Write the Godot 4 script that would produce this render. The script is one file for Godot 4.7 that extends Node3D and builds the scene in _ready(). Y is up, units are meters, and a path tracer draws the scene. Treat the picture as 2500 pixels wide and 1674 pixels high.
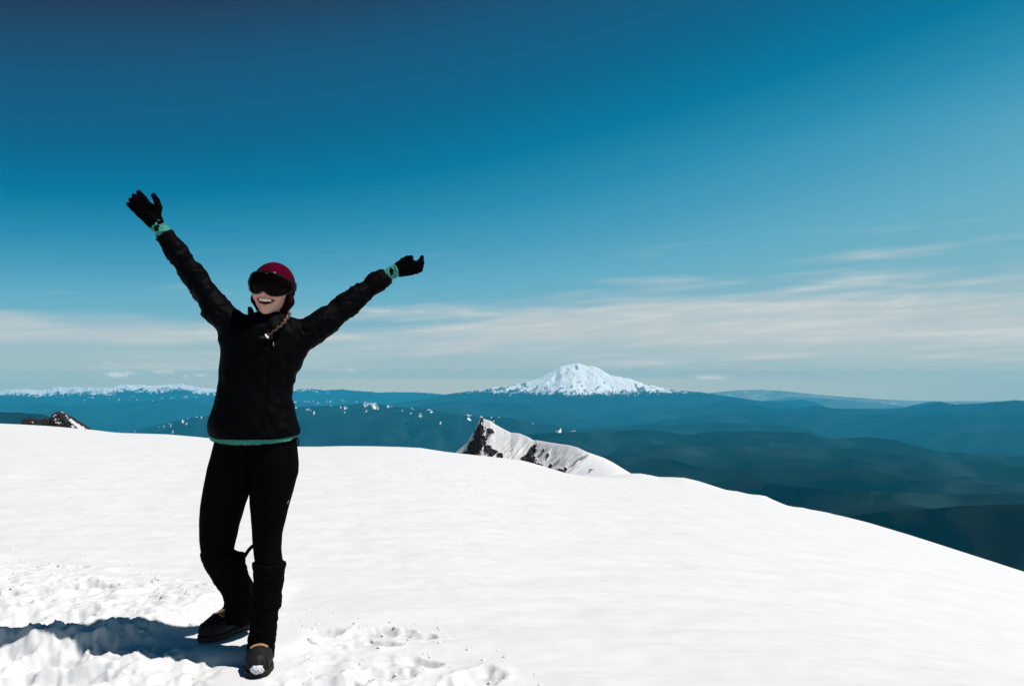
extends Node3D
# Summit snowfield with a person cheering, a snow-covered crag, forested hills and a white volcano far off.
# W() turns a photo pixel and a depth in metres into a point: distances come from the ground or from usual sizes.

const FOCAL := 1907.0
const EYE := Vector3(0.0, 1.2, 0.0)
const PITCH := 0.04611
const FOG := 3.1e-5
const EXPOSURE := 1.2
const BASE := -1750.0
const SUN_HIGH := 61.0
const SUN_TURN := -17.0

var crest_az := PackedFloat32Array()
var crest_m := PackedFloat32Array()
var n_fine := FastNoiseLite.new()
var n_clod := FastNoiseLite.new()
var n_soft := FastNoiseLite.new()
var n_far := FastNoiseLite.new()
var n_ridge := FastNoiseLite.new()
var n_cloth := FastNoiseLite.new()
var M := {}

func ray(px: float, py: float) -> Vector3:
	var cx := (px - 1250.0) / FOCAL
	var cy := (837.0 - py) / FOCAL
	return Vector3(cx, cy * cos(PITCH) + sin(PITCH), -(cos(PITCH) - cy * sin(PITCH)))

func W(px: float, py: float, depth: float) -> Vector3:
	var v := ray(px, py)
	return EYE + v * (depth / -v.z)

func lerp_list(xs: PackedFloat32Array, ys: PackedFloat32Array, x: float) -> float:
	var n := xs.size()
	if x <= xs[0]:
		return ys[0]
	if x >= xs[n - 1]:
		return ys[n - 1]
	var k := xs.bsearch(x)
	k = clampi(k, 1, n - 1)
	return lerpf(ys[k - 1], ys[k], (x - xs[k - 1]) / maxf(1e-6, xs[k] - xs[k - 1]))

func pairs(a: Array) -> Array:
	var xs := PackedFloat32Array()
	var ys := PackedFloat32Array()
	for i in range(0, a.size(), 2):
		xs.append(a[i])
		ys.append(a[i + 1])
	return [xs, ys]

func tag(o: Node3D, label := "", category := "", group := "", kind := "") -> void:
	if label: o.set_meta("label", label)
	if category: o.set_meta("category", category)
	if group: o.set_meta("group", group)
	if kind: o.set_meta("kind", kind)

func put(mesh: Mesh, called: String, m: Material, parent: Node = self) -> MeshInstance3D:
	var o := MeshInstance3D.new()
	o.name = called
	o.mesh = mesh
	o.material_override = m
	parent.add_child(o, true)
	return o

func arrays_mesh(v: PackedVector3Array, idx: PackedInt32Array, col := PackedColorArray(), nrm := PackedVector3Array()) -> ArrayMesh:
	if nrm.is_empty():
		nrm.resize(v.size())
		for t in range(0, idx.size(), 3):
			var a := idx[t]
			var b := idx[t + 1]
			var c := idx[t + 2]
			var n := (v[c] - v[a]).cross(v[b] - v[a])
			nrm[a] += n
			nrm[b] += n
			nrm[c] += n
		for i in nrm.size():
			nrm[i] = nrm[i].normalized()
	var arr := []
	arr.resize(Mesh.ARRAY_MAX)
	arr[Mesh.ARRAY_VERTEX] = v
	arr[Mesh.ARRAY_NORMAL] = nrm
	if not col.is_empty():
		arr[Mesh.ARRAY_COLOR] = col
	arr[Mesh.ARRAY_INDEX] = idx
	var m := ArrayMesh.new()
	m.add_surface_from_arrays(Mesh.PRIMITIVE_TRIANGLES, arr)
	return m

# indices of a grid of nv rows by nu columns; front face where row x column runs clockwise
func grid_index(nu: int, nv: int, flip := false) -> PackedInt32Array:
	var idx := PackedInt32Array()
	idx.resize((nu - 1) * (nv - 1) * 6)
	var w := 0
	for j in nv - 1:
		for i in nu - 1:
			var a := j * nu + i
			var b := a + 1
			var c := a + nu
			var d := c + 1
			if flip:
				idx[w] = a; idx[w + 1] = c; idx[w + 2] = b
				idx[w + 3] = b; idx[w + 4] = c; idx[w + 5] = d
			else:
				idx[w] = a; idx[w + 1] = b; idx[w + 2] = c
				idx[w + 3] = b; idx[w + 4] = d; idx[w + 5] = c
			w += 6
	return idx

func lin(r: float, g: float, b: float) -> Color:
	return Color(r, g, b).linear_to_srgb()

func mat(c: Color, rough := 0.9, spec := 0.35) -> StandardMaterial3D:
	var m := StandardMaterial3D.new()
	m.albedo_color = c
	m.roughness = rough
	m.metallic_specular = spec
	return m

func noise(kind: int, s: int, f: float, oct := 1) -> FastNoiseLite:
	var n := FastNoiseLite.new()
	n.noise_type = kind
	n.seed = s
	n.frequency = f
	if oct > 1:
		n.fractal_type = FastNoiseLite.FRACTAL_FBM
		n.fractal_octaves = oct
	else:
		n.fractal_type = FastNoiseLite.FRACTAL_NONE
	return n

func noise_tex(s: int, f: float, size := 512, oct := 4, as_normal := 0.0) -> NoiseTexture2D:
	var t := NoiseTexture2D.new()
	t.width = size
	t.height = size
	t.seamless = true
	t.noise = noise(FastNoiseLite.TYPE_SIMPLEX_SMOOTH, s, f, oct)
	if as_normal > 0.0:
		t.as_normal_map = true
		t.bump_strength = as_normal
	return t

# ---------------------------------------------------------------- sky
func srgb(r: float, g: float, b: float) -> Color:
	return Color(r / 255.0, g / 255.0, b / 255.0).srgb_to_linear()

func sky_ramp(p: float) -> Color:
	var at := [-6.0, 0.0, 2.0, 4.6, 7.2, 9.8, 13.0, 16.4, 20.5, 25.5, 29.8, 42.0, 60.0, 100.0]
	var cs := [srgb(158, 187, 192), srgb(158, 187, 192), srgb(152, 187, 194), srgb(122, 179, 197), srgb(100, 172, 196), srgb(74, 157, 188), srgb(42, 140, 176), srgb(12, 121, 160), srgb(16, 103, 142), srgb(26, 88, 124), srgb(35, 63, 91), srgb(27, 64, 96), srgb(20, 64, 98), srgb(18, 60, 95)]
	for i in at.size() - 1:
		if p < at[i + 1]:
			return cs[i].lerp(cs[i + 1], clampf((p - at[i]) / (at[i + 1] - at[i]), 0.0, 1.0))
	return cs[-1]

# what the air between the camera and the sky adds at elevation e (radians): [share that passes, colour added]
const AIR := Color(0.024, 0.266, 0.405)
func air_pass(e: float, az: float) -> float:
	var far := 54000.0 / maxf(absf(cos(az)), absf(sin(az)))
	var top := 660.0
	var path := far if e < top / far else top / sin(e)
	return exp(-FOG * path)

func behind_air(c: Color, e: float, az: float) -> Color:
	var p := air_pass(deg_to_rad(maxf(e, 0.0)), az)
	return Color(maxf(0.0, c.r / EXPOSURE - AIR.r * (1.0 - p)) / p, maxf(0.0, c.g / EXPOSURE - AIR.g * (1.0 - p)) / p, maxf(0.0, c.b / EXPOSURE - AIR.b * (1.0 - p)) / p)

func make_sky() -> PanoramaSkyMaterial:
	var w := 4096
	var h := 2048
	var small := Image.create_empty(512, 1024, false, Image.FORMAT_RGBF)
	for j in 1024:
		var e := 90.0 - (j + 0.5) / 1024.0 * 180.0
		for i in 512:
			var az := (i + 0.5) / 512.0 * TAU
			var shift := 12.5 * sin(az) * clampf((e - 1.0) / 15.0, 0.0, 1.0) * clampf((90.0 - e) / 40.0, 0.0, 1.0)
			small.set_pixel(i, j, behind_air(sky_ramp(e - shift) if e > 0.0 else sky_ramp(0.0), e, az))
	small.resize(w, h, Image.INTERPOLATE_CUBIC)
	# high thin clouds: streaks that climb to the right, over every azimuth
	var streak := noise(FastNoiseLite.TYPE_SIMPLEX_SMOOTH, 5, 1.0, 5)
	streak.fractal_gain = 0.55
	var patch := noise(FastNoiseLite.TYPE_SIMPLEX_SMOOTH, 9, 1.0, 3)
	var puff := noise(FastNoiseLite.TYPE_SIMPLEX_SMOOTH, 19, 1.0, 4)
	# small fair-weather clouds low over the horizon: px x, px y, half width, half height, strength
	var puffs := [[286, 915, 32, 9, 0.9], [398, 908, 26, 5, 0.8], [262, 888, 20, 5, 0.25], [490, 917, 22, 5, 0.6], [452, 919, 10, 4, 0.45], [1738, 923, 48, 9, 0.75], [1622, 926, 20, 4, 0.35], [925, 760, 40, 7, 0.5], [1020, 760, 26, 5, 0.35], [852, 904, 22, 5, 0.5], [812, 904, 20, 3, 0.35], [930, 905, 14, 3, 0.35], [228, 918, 8, 3, 0.35], [122, 922, 10, 3, 0.35], [310, 912, 22, 5, 0.6]]
	var places := []
	for q in puffs:
		var d := ray(q[0], q[1])
		places.append([rad_to_deg(atan2(d.x, -d.z)), rad_to_deg(atan2(d.y, Vector2(d.x, d.z).length())), q[2] / 33.3, q[3] / 33.3, q[4]])
	var rng := RandomNumberGenerator.new()
	rng.seed = 77
	for k in 60:
		var az := rng.randf_range(38.0, 322.0)
		places.append([az - 360.0 if az > 180.0 else az, rng.randf_range(0.0, 0.9), rng.randf_range(0.4, 1.2), rng.randf_range(0.1, 0.25), rng.randf_range(0.3, 0.9)])
	var low_sky := sky_ramp(0.0)
	var cloud := srgb(190, 202, 205)
	var white := srgb(208, 216, 214)
	for j in range(int((90.0 - 14.0) / 180.0 * h), h / 2 + 4):
		var e := 90.0 - (j + 0.5) / h * 180.0
		var near := []
		if e > 14.0 or e < -0.3:
			continue
		for q in places:
			if absf(q[1] - e) < q[3] * 2.2:
				near.append(q)
		for i in w:
			var az := (i + 0.5) / w * 360.0
			if az > 180.0:
				az -= 360.0
			var shift := 12.5 * sin(deg_to_rad(az)) * clampf((e - 1.0) / 15.0, 0.0, 1.0)
			var c := sky_ramp(e - shift) if e > 0.0 else low_sky
			if e < 12.5:
				# band of cirrus, its upper edge higher towards the sun
				var top := 4.9 + (4.0 if az > 0.0 else 1.2) * sin(deg_to_rad(az)) + 0.7 * sin(deg_to_rad(az * 5.0 + 30.0))
				var ca := cos(deg_to_rad(az)) * 57.3
				var sa := sin(deg_to_rad(az)) * 57.3
				var tilt := e - 0.045 * sa
				var s1 := streak.get_noise_3d(ca * 0.045, sa * 0.045, tilt * 0.62)
				var s2 := streak.get_noise_3d(ca * 0.16 + 40.0, sa * 0.16, tilt * 2.6)
				var big := patch.get_noise_3d(ca * 0.03, sa * 0.03, tilt * 0.25 + 3.0)
				var edge := top + big * 2.0
				var up := smoothstep(edge + 1.3, edge - 1.2, tilt + 0.045 * sa - s1 * 1.4)
				var low := smoothstep(0.6, 3.2, e + s1 * 0.9 + 0.3 * big)
				var body := clampf(up * low * (1.0 + s1 * 0.5 + s2 * 0.35), 0.0, 1.0)
				var wisp := smoothstep(0.22, 0.75, s1 + 0.5 * s2 + 0.25 * big) * smoothstep(10.5, 7.0, e - 0.05 * sa) * low * 0.22
				c = c.lerp(cloud, clampf(maxf(body * 0.85, wisp), 0.0, 0.92))
				c = c.lerp(white, clampf((s1 + s2 - 0.15 + 0.5 * smoothstep(2.2, 0.0, absf(e - edge + 0.9)) * smoothstep(0.1, 0.5, deg_to_rad(az))) * up * low, 0.0, 0.55))
			for q in near:
				var dx: float = (az - q[0]) / q[2]
				if absf(dx) < 1.8:
					var dy: float = (e - q[1]) / q[3]
					if dy < 0.0:
						dy *= 1.7
					var r := sqrt(dx * dx + dy * dy) + 0.75 * puff.get_noise_2d(az * 2.2, e * 7.0)
					c = c.lerp(white, smoothstep(1.0, 0.35, r) * q[4])
			# the air in front (fog) adds its own light: the sky behind it is what is left
			small.set_pixel(i, j, behind_air(c, e, deg_to_rad(az)))
	var m := PanoramaSkyMaterial.new()
	m.panorama = ImageTexture.create_from_image(small)
	return m

# ---------------------------------------------------------------- snow ground
func setup_crest() -> void:
	var px := [-60, 1031, 0, 1033.8, 48, 1035.7, 120, 1040, 215, 1048, 287, 1056.5, 345, 1058, 407, 1060, 478, 1066, 526, 1071, 620, 1082, 726, 1090, 778, 1090, 840, 1088.5, 907, 1089, 970, 1090.5, 1025, 1093, 1090, 1103, 1154, 1110, 1220, 1117, 1271, 1123, 1303, 1131, 1346, 1144, 1400, 1160, 1440, 1165, 1490, 1163, 1538, 1155.6, 1564, 1155.6, 1590, 1160, 1607, 1164, 1640, 1164.6, 1671, 1166, 1705, 1174, 1740, 1185, 1773, 1196, 1800, 1199, 1833, 1207, 1852, 1207.5, 1871, 1211, 1885, 1219, 1901, 1225, 1912, 1231, 1935, 1237, 1961, 1239, 1978, 1244, 1995, 1246, 2025, 1252, 2040, 1257, 2055, 1259, 2119, 1275, 2226, 1307, 2354, 1348, 2500, 1395, 2600, 1428]
	for q in [[-180.0, -0.05], [-90.0, -0.055], [-50.0, -0.055]]:
		crest_az.append(deg_to_rad(q[0])); crest_m.append(q[1])
	for i in range(0, px.size(), 2):
		var d := ray(px[i], px[i + 1])
		crest_az.append(atan2(d.x, -d.z))
		crest_m.append(d.y / Vector2(d.x, d.z).length())
	for q in [[50.0, -0.28], [75.0, -0.27], [110.0, -0.15], [150.0, -0.06], [180.0, -0.05]]:
		crest_az.append(deg_to_rad(q[0])); crest_m.append(q[1])
	for k in 145:
		var a := deg_to_rad(-180.0 + k * 2.5)
		var sum := 0.0
		var wsum := 0.0
		for t in range(-16, 17):
			var wt := exp(-t * t / 50.0)
			sum += wt * lerp_list(crest_az, crest_m, a + deg_to_rad(t * 0.9))
			wsum += wt
		crest_az_soft.append(a)
		crest_m_soft.append(sum / wsum)

var crest_az_soft := PackedFloat32Array()
var crest_m_soft := PackedFloat32Array()
var trod_x := PackedFloat32Array([-9.0, -3.66, -2.6, -2.0, -1.55, -1.19, -0.5, -0.3, -0.08, 0.12, 0.3])
var trod_z := PackedFloat32Array([6.6, 5.75, 5.2, 4.9, 4.55, 4.2, 3.86, 3.6, 3.35, 3.1, 1.5])
# bootprints and slumps: x, depth, half length, half width, turn, drop
var dents := [
	[-2.35, 4.27, 0.20, 0.085, 0.25, 0.085], [-1.66, 4.33, 0.15, 0.07, -0.2, 0.06], [-2.72, 4.02, 0.17, 0.08, 0.5, 0.075],
	[-0.93, 3.80, 0.13, 0.06, 0.1, 0.05], [-0.62, 3.82, 0.14, 0.055, 0.05, 0.065], [-0.47, 3.76, 0.12, 0.045, -0.1, 0.05],
	[-0.66, 3.64, 0.14, 0.05, -0.15, 0.05], [-0.40, 3.40, 0.10, 0.05, -0.5, 0.05], [-0.55, 3.22, 0.14, 0.07, 0.3, 0.06],
	[-0.72, 3.14, 0.16, 0.07, 0.2, 0.065], [-0.13, 3.22, 0.10, 0.09, 0.8, 0.06], [-1.62, 3.45, 0.24, 0.11, 0.1, 0.05],
	[-1.95, 3.36, 0.22, 0.12, 0.15, 0.06], [-1.42, 3.50, 0.16, 0.07, 0.5, 0.05], [-2.25, 3.42, 0.18, 0.09, -0.1, 0.05],
	[-1.82, 3.16, 0.26, 0.09, 0.1, 0.06], [-0.96, 3.46, 0.10, 0.05, 0.5, 0.03], [-2.02, 3.62, 0.14, 0.06, 0.6, 0.07],
	[-3.0, 4.6, 0.2, 0.09, 0.4, 0.07], [-1.48, 4.02, 0.13, 0.06, 0.3, 0.05], [-2.5, 3.75, 0.18, 0.07, 0.2, 0.07],
	[-0.25, 3.12, 0.08, 0.05, 1.2, 0.05], [-2.05, 4.75, 0.14, 0.06, -0.1, 0.04], [-2.95, 5.2, 0.16, 0.06, 0.2, 0.04]]

func snow_height(x: float, z: float) -> float:
	var r := sqrt(x * x + z * z)
	var az := atan2(x, z)
	var m1 := lerp_list(crest_az, crest_m, az)
	var soft_m := lerp_list(crest_az_soft, crest_m_soft, az)
	var far := 28.0 - 5.0 * smoothstep(-0.2, 0.55, az) + 2.0 * sin(az * 9.0)
	m1 = lerpf(soft_m, m1, smoothstep(0.8, 1.0, r / far))
	var hc := EYE.y + m1 * far
	var h := 0.0
	if r < far:
		var s := clampf((r - 2.2) / (far - 2.2), 0.0, 1.0)
		h = hc * pow(s, 1.12)
		h = minf(h, EYE.y + m1 * r - 0.016 * (far - r))
	else:
		h = hc + m1 * (r - far) - 0.0006 * (r - far) * (r - far)
	h = lerpf(0.0, h, smoothstep(2.6, 5.5, r))
	if r > 420.0:
		return h
	# wind-packed surface
	var near := clampf((far - r) / 12.0, 0.0, 1.0)
	h += near * (0.022 * n_soft.get_noise_2d(x * 0.8 + z * 0.25, z * 1.6) + 0.0035 * n_soft.get_noise_2d(x * 5.0 + 30.0, z * 9.0)) * (1.0 + r * 0.05)
	# trodden snow
	if z > 0.8 and z < 7.5 and x > -9.0 and x < 0.6:
		var edge := lerp_list(trod_x, trod_z, x) + 0.35 * n_soft.get_noise_2d(x * 2.2, z * 2.2 + 50.0)
		var t := smoothstep(edge + 0.1, edge - 0.7, z)
		var rough := 1.0 if x < -0.95 else 0.55
		# snow banked up on the far side of the path
		h += 0.125 * smoothstep(3.1, 3.75, z) * smoothstep(5.4, 4.0, z) * smoothstep(-1.25, -1.6, x) * smoothstep(-8.0, -5.0, x)
		if t > 0.0:
			var lump := n_clod.get_noise_2d(x * 1.0, z * 1.0)
			var lump2 := n_clod.get_noise_2d(x * 2.7 + 9.0, z * 2.7)
			var soft := n_fine.get_noise_2d(x, z)
			h += t * rough * (0.035 * n_soft.get_noise_2d(x * 2.6, z * 2.6) + 0.022 * soft - 0.014 * (lump + 0.6) * smoothstep(-0.1, 0.35, soft) - 0.006 * (lump2 + 0.6) + 0.003 * n_fine.get_noise_2d(x * 6.0, z * 6.0))
		for q in dents:
			var dx: float = x - q[0]
			var dz: float = z - q[1]
			if absf(dx) < 0.55 and absf(dz) < 0.55:
				var c := cos(q[4])
				var s := sin(q[4])
				var u: float = (dx * c + dz * s) / q[2]
				var v: float = (-dx * s + dz * c) / q[3]
				var d := sqrt(u * u + v * v) + 0.45 * n_soft.get_noise_2d(x * 9.0, z * 9.0 + 7.0)
				h -= q[5] * 0.62 * smoothstep(1.25, 0.35, d)
				h += q[5] * 0.2 * smoothstep(0.85, 1.1, d) * smoothstep(1.7, 1.15, d)
	# where the boots stand
	for q in [[-1.075, 3.30, 0.004, 0.11, 0.22], [-1.22, 3.60, 0.040, 0.26, 0.18]]:
		var u: float = (x - q[0]) / q[3]
		var v: float = (z - q[1]) / q[4]
		var d := u * u + v * v
		if d < 4.0:
			h = lerpf(h, q[2], smoothstep(2.6, 0.9, d))
	return h

func lines(marks: Array) -> PackedFloat32Array:
	# marks: [position, spacing there]; spacing runs evenly between marks
	var out := PackedFloat32Array()
	for k in marks.size() - 1:
		var a: float = marks[k][0]
		var b: float = marks[k + 1][0]
		var p := a
		while p < b - 1e-4:
			out.append(p)
			var t := (p - a) / (b - a)
			p += exp(lerpf(log(marks[k][1]), log(marks[k + 1][1]), t))
	out.append(marks[-1][0])
	return out

func build_snow() -> void:
	var xs := lines([[-420.0, 40.0], [-40.0, 1.2], [-12.0, 0.3], [-3.9, 0.016], [-2.9, 0.0115], [-0.2, 0.0115], [0.6, 0.03], [12.0, 0.25], [40.0, 0.9], [420.0, 40.0]])
	var zs := lines([[-420.0, 40.0], [-30.0, 3.0], [0.0, 0.5], [2.0, 0.2], [2.9, 0.012], [4.4, 0.0135], [6.0, 0.03], [14.0, 0.16], [40.0, 0.5], [80.0, 5.0], [420.0, 30.0]])
	var v := PackedVector3Array()
	v.resize(xs.size() * zs.size())
	var w := 0
	for z in zs:
		for x in xs:
			v[w] = Vector3(x, snow_height(x, z), -z)
			w += 1
	put(arrays_mesh(v, grid_index(xs.size(), zs.size(), true)), "ground", M.snow)
	tag(get_node("ground"), "smooth white snowfield curving away, trodden around the person's boots", "", "", "structure")
	# loose crumbs of snow kicked up round the prints
	var rng := RandomNumberGenerator.new()
	rng.seed = 11
	var clod := sphere_lump(0.5, 3)
	var mm := MultiMesh.new()
	mm.transform_format = MultiMesh.TRANSFORM_3D
	mm.mesh = clod
	var spots := []
	for k in 700:
		var x := rng.randf_range(-4.0, 0.25)
		var z := lerp_list(trod_x, trod_z, x) + 0.25 - absf(rng.randfn(0.0, 1.1))
		if z < 2.9:
			continue
		var s := 0.004 + 0.010 * pow(rng.randf(), 3.0)
		if rng.randf() < 0.03:
			s *= 2.2
		if Vector2(x + 1.075, z - 3.28).length() < 0.16 or Vector2(x + 1.2, z - 3.6).length() < 0.26:
			continue
		var b := Basis(Vector3(rng.randf() - 0.5, rng.randf() - 0.5, rng.randf() - 0.5).normalized(), rng.randf() * TAU).scaled(Vector3(s * 2.0, s * 1.4, s * 2.0))
		spots.append(Transform3D(b, Vector3(x, snow_height(x, z) - s * 0.15, -z)))
	mm.instance_count = spots.size()
	for k in spots.size():
		mm.set_instance_transform(k, spots[k])
	var o := MultiMeshInstance3D.new()
	o.name = "snow_crumbs"
	o.multimesh = mm
	o.material_override = M.snow
	add_child(o, true)
	tag(o, "loose crumbs of snow scattered over the trodden snow", "snow", "", "stuff")

func sphere_lump(rough: float, s: int) -> ArrayMesh:
	var n := noise(FastNoiseLite.TYPE_SIMPLEX_SMOOTH, s, 1.4, 2)
	var v := PackedVector3Array()
	var idx := PackedInt32Array()
	var nu := 9
	var nv := 6
	for j in nv:
		var t := PI * j / (nv - 1)
		for i in nu:
			var p := TAU * (i % (nu - 1)) / (nu - 1)
			var d := Vector3(sin(t) * cos(p), cos(t), sin(t) * sin(p))
			v.append(d * (1.0 + rough * n.get_noise_3dv(d)) * 0.5)
	idx = grid_index(nu, nv, false)
	return arrays_mesh(v, idx)

# ---------------------------------------------------------------- far land
func ridge_mesh(pts: Array, d0: float, d1: float, s: int, snow := 0.0, rough := 1.0, snow_deep := 200.0, haze_tone := 0.0) -> ArrayMesh:
	var xy := pairs(pts)
	var x0: float = xy[0][0]
	var x1: float = xy[0][-1]
	var left_open := x0 < 5.0
	var right_open := x1 > 2490.0
	var a0 := x0 - (160.0 if left_open else 0.0)
	var a1 := x1 + (160.0 if right_open else 0.0)
	var nc := int((a1 - a0) / (2.6 if snow > 0.0 else 4.5)) + 2
	var rows := PackedFloat32Array([1.0, 0.55, 0.25, 0.1, 0.03, 0.0])
	var nf := 44 if snow > 0.0 else 28
	for j in range(1, nf + 1):
		rows.append(-pow(float(j) / nf, 1.55))
	var v := PackedVector3Array()
	var col := PackedColorArray()
	v.resize(nc * rows.size())
	col.resize(v.size())
	var off := Vector3(s * 917.0, 0, s * 311.0)
	for i in nc:
		var px := lerpf(a0, a1, float(i) / (nc - 1))
		var py := lerp_list(xy[0], xy[1], px)
		var t := clampf((px - 0.0) / 2500.0, 0.0, 1.0)
		var dist := lerpf(d0, d1, t) * (1.0 + 0.025 * sin(px * 0.011 + s) + 0.012 * sin(px * 0.031 + s * 2.0))
		py += 0.9 * n_far.get_noise_2d(px * 6.0, s * 40.0) * rough + 0.7 * n_far.get_noise_2d(px * 22.0, s * 40.0 + 9.0) * rough
		var fade := 1.0
		if not left_open:
			fade *= smoothstep(0.0, minf(260.0, 0.4 * (a1 - a0)), px - a0)
		if not right_open:
			fade *= smoothstep(0.0, minf(260.0, 0.4 * (a1 - a0)), a1 - px)
		var dir := ray(px, py)
		var flat := Vector2(dir.x, dir.z).length()
		var away := Vector3(dir.x, 0, dir.z) / flat
		var hc := EYE.y + dir.y / flat * dist
		hc = lerpf(hc - 0.45 * (hc - BASE), hc, fade)
		var rise := hc - BASE
		var foot := maxf(rise, 200.0) / 0.2
		for j in rows.size():
			var q := rows[j]
			var p := away * (dist + q * foot)
			var c := Vector2(p.x + off.x, p.z + off.z) * 0.001
			var spur := n_ridge.get_noise_2d(c.x * 0.36, c.y * 0.36)
			var fine := n_far.get_noise_2d(c.x * 14.0, c.y * 14.0)
			var drop := pow(absf(q), 0.85)
			var k := smoothstep(0.0, 0.2, absf(q)) * (1.0 - absf(q) * 0.7)
			var h := BASE - 30.0 + (rise + 30.0) * clampf(1.0 - drop + k * (0.34 * spur + 0.06 * fine), 0.0, 0.985 if q != 0.0 else 1.0)
			if q == 1.0 or q == -1.0:
				h = BASE - 40.0
			v[j * nc + i] = Vector3(p.x, h, p.z)
			var wood := n_far.get_noise_2d(c.x * 30.0 + 11.0, c.y * 30.0)
			var g := 1.0 + (0.6 * n_far.get_noise_2d(c.x * 8.0, c.y * 8.0) + 0.4 * fine + 0.6 * wood) * (1.0 if haze_tone <= 0.0 else 0.3)
			if wood + 0.7 * fine > 0.42:
				g *= 1.4
			var cc := Color(0.007 * g, 0.0135 * g, 0.015 * g) if haze_tone <= 0.0 else Color(haze_tone * g, 1.02 * haze_tone * g, 0.84 * haze_tone * g)  # haze painted into the ground colour of the palest ridges
			if snow > 0.0:
				var below := hc - h
				var amount := snow
				if snow > 1.0:
					amount -= 0.55 * smoothstep(500.0, 640.0, px) + 0.6 * smoothstep(790.0, 830.0, px)
				else:
					amount += 0.12 * smoothstep(690.0, 740.0, px) * smoothstep(1180.0, 1080.0, px)
				var sn := (0.45 if snow > 1.0 else 0.85) * n_far.get_noise_2d(px * 3.0, (h - hc) * 0.55 + s * 50.0)
				var patchy := n_far.get_noise_2d(px * 0.8 + 70.0, (h - hc) * 0.12)
				if below < snow_deep and sn + patchy * (0.45 if snow > 1.0 else 1.0) + amount - below / snow_deep * 0.7 > 0.62:
					cc = Color(0.9, 0.9, 0.9)
			col[j * nc + i] = cc
	return arrays_mesh(v, grid_index(nc, rows.size(), false), col)

func haze_tone_of(label: String) -> float:
	# the farthest ridges get a paler ground colour that stands in for haze
	return 0.27 if label.begins_with("palest") else (0.12 if label.begins_with("very pale") else 0.0)

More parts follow.
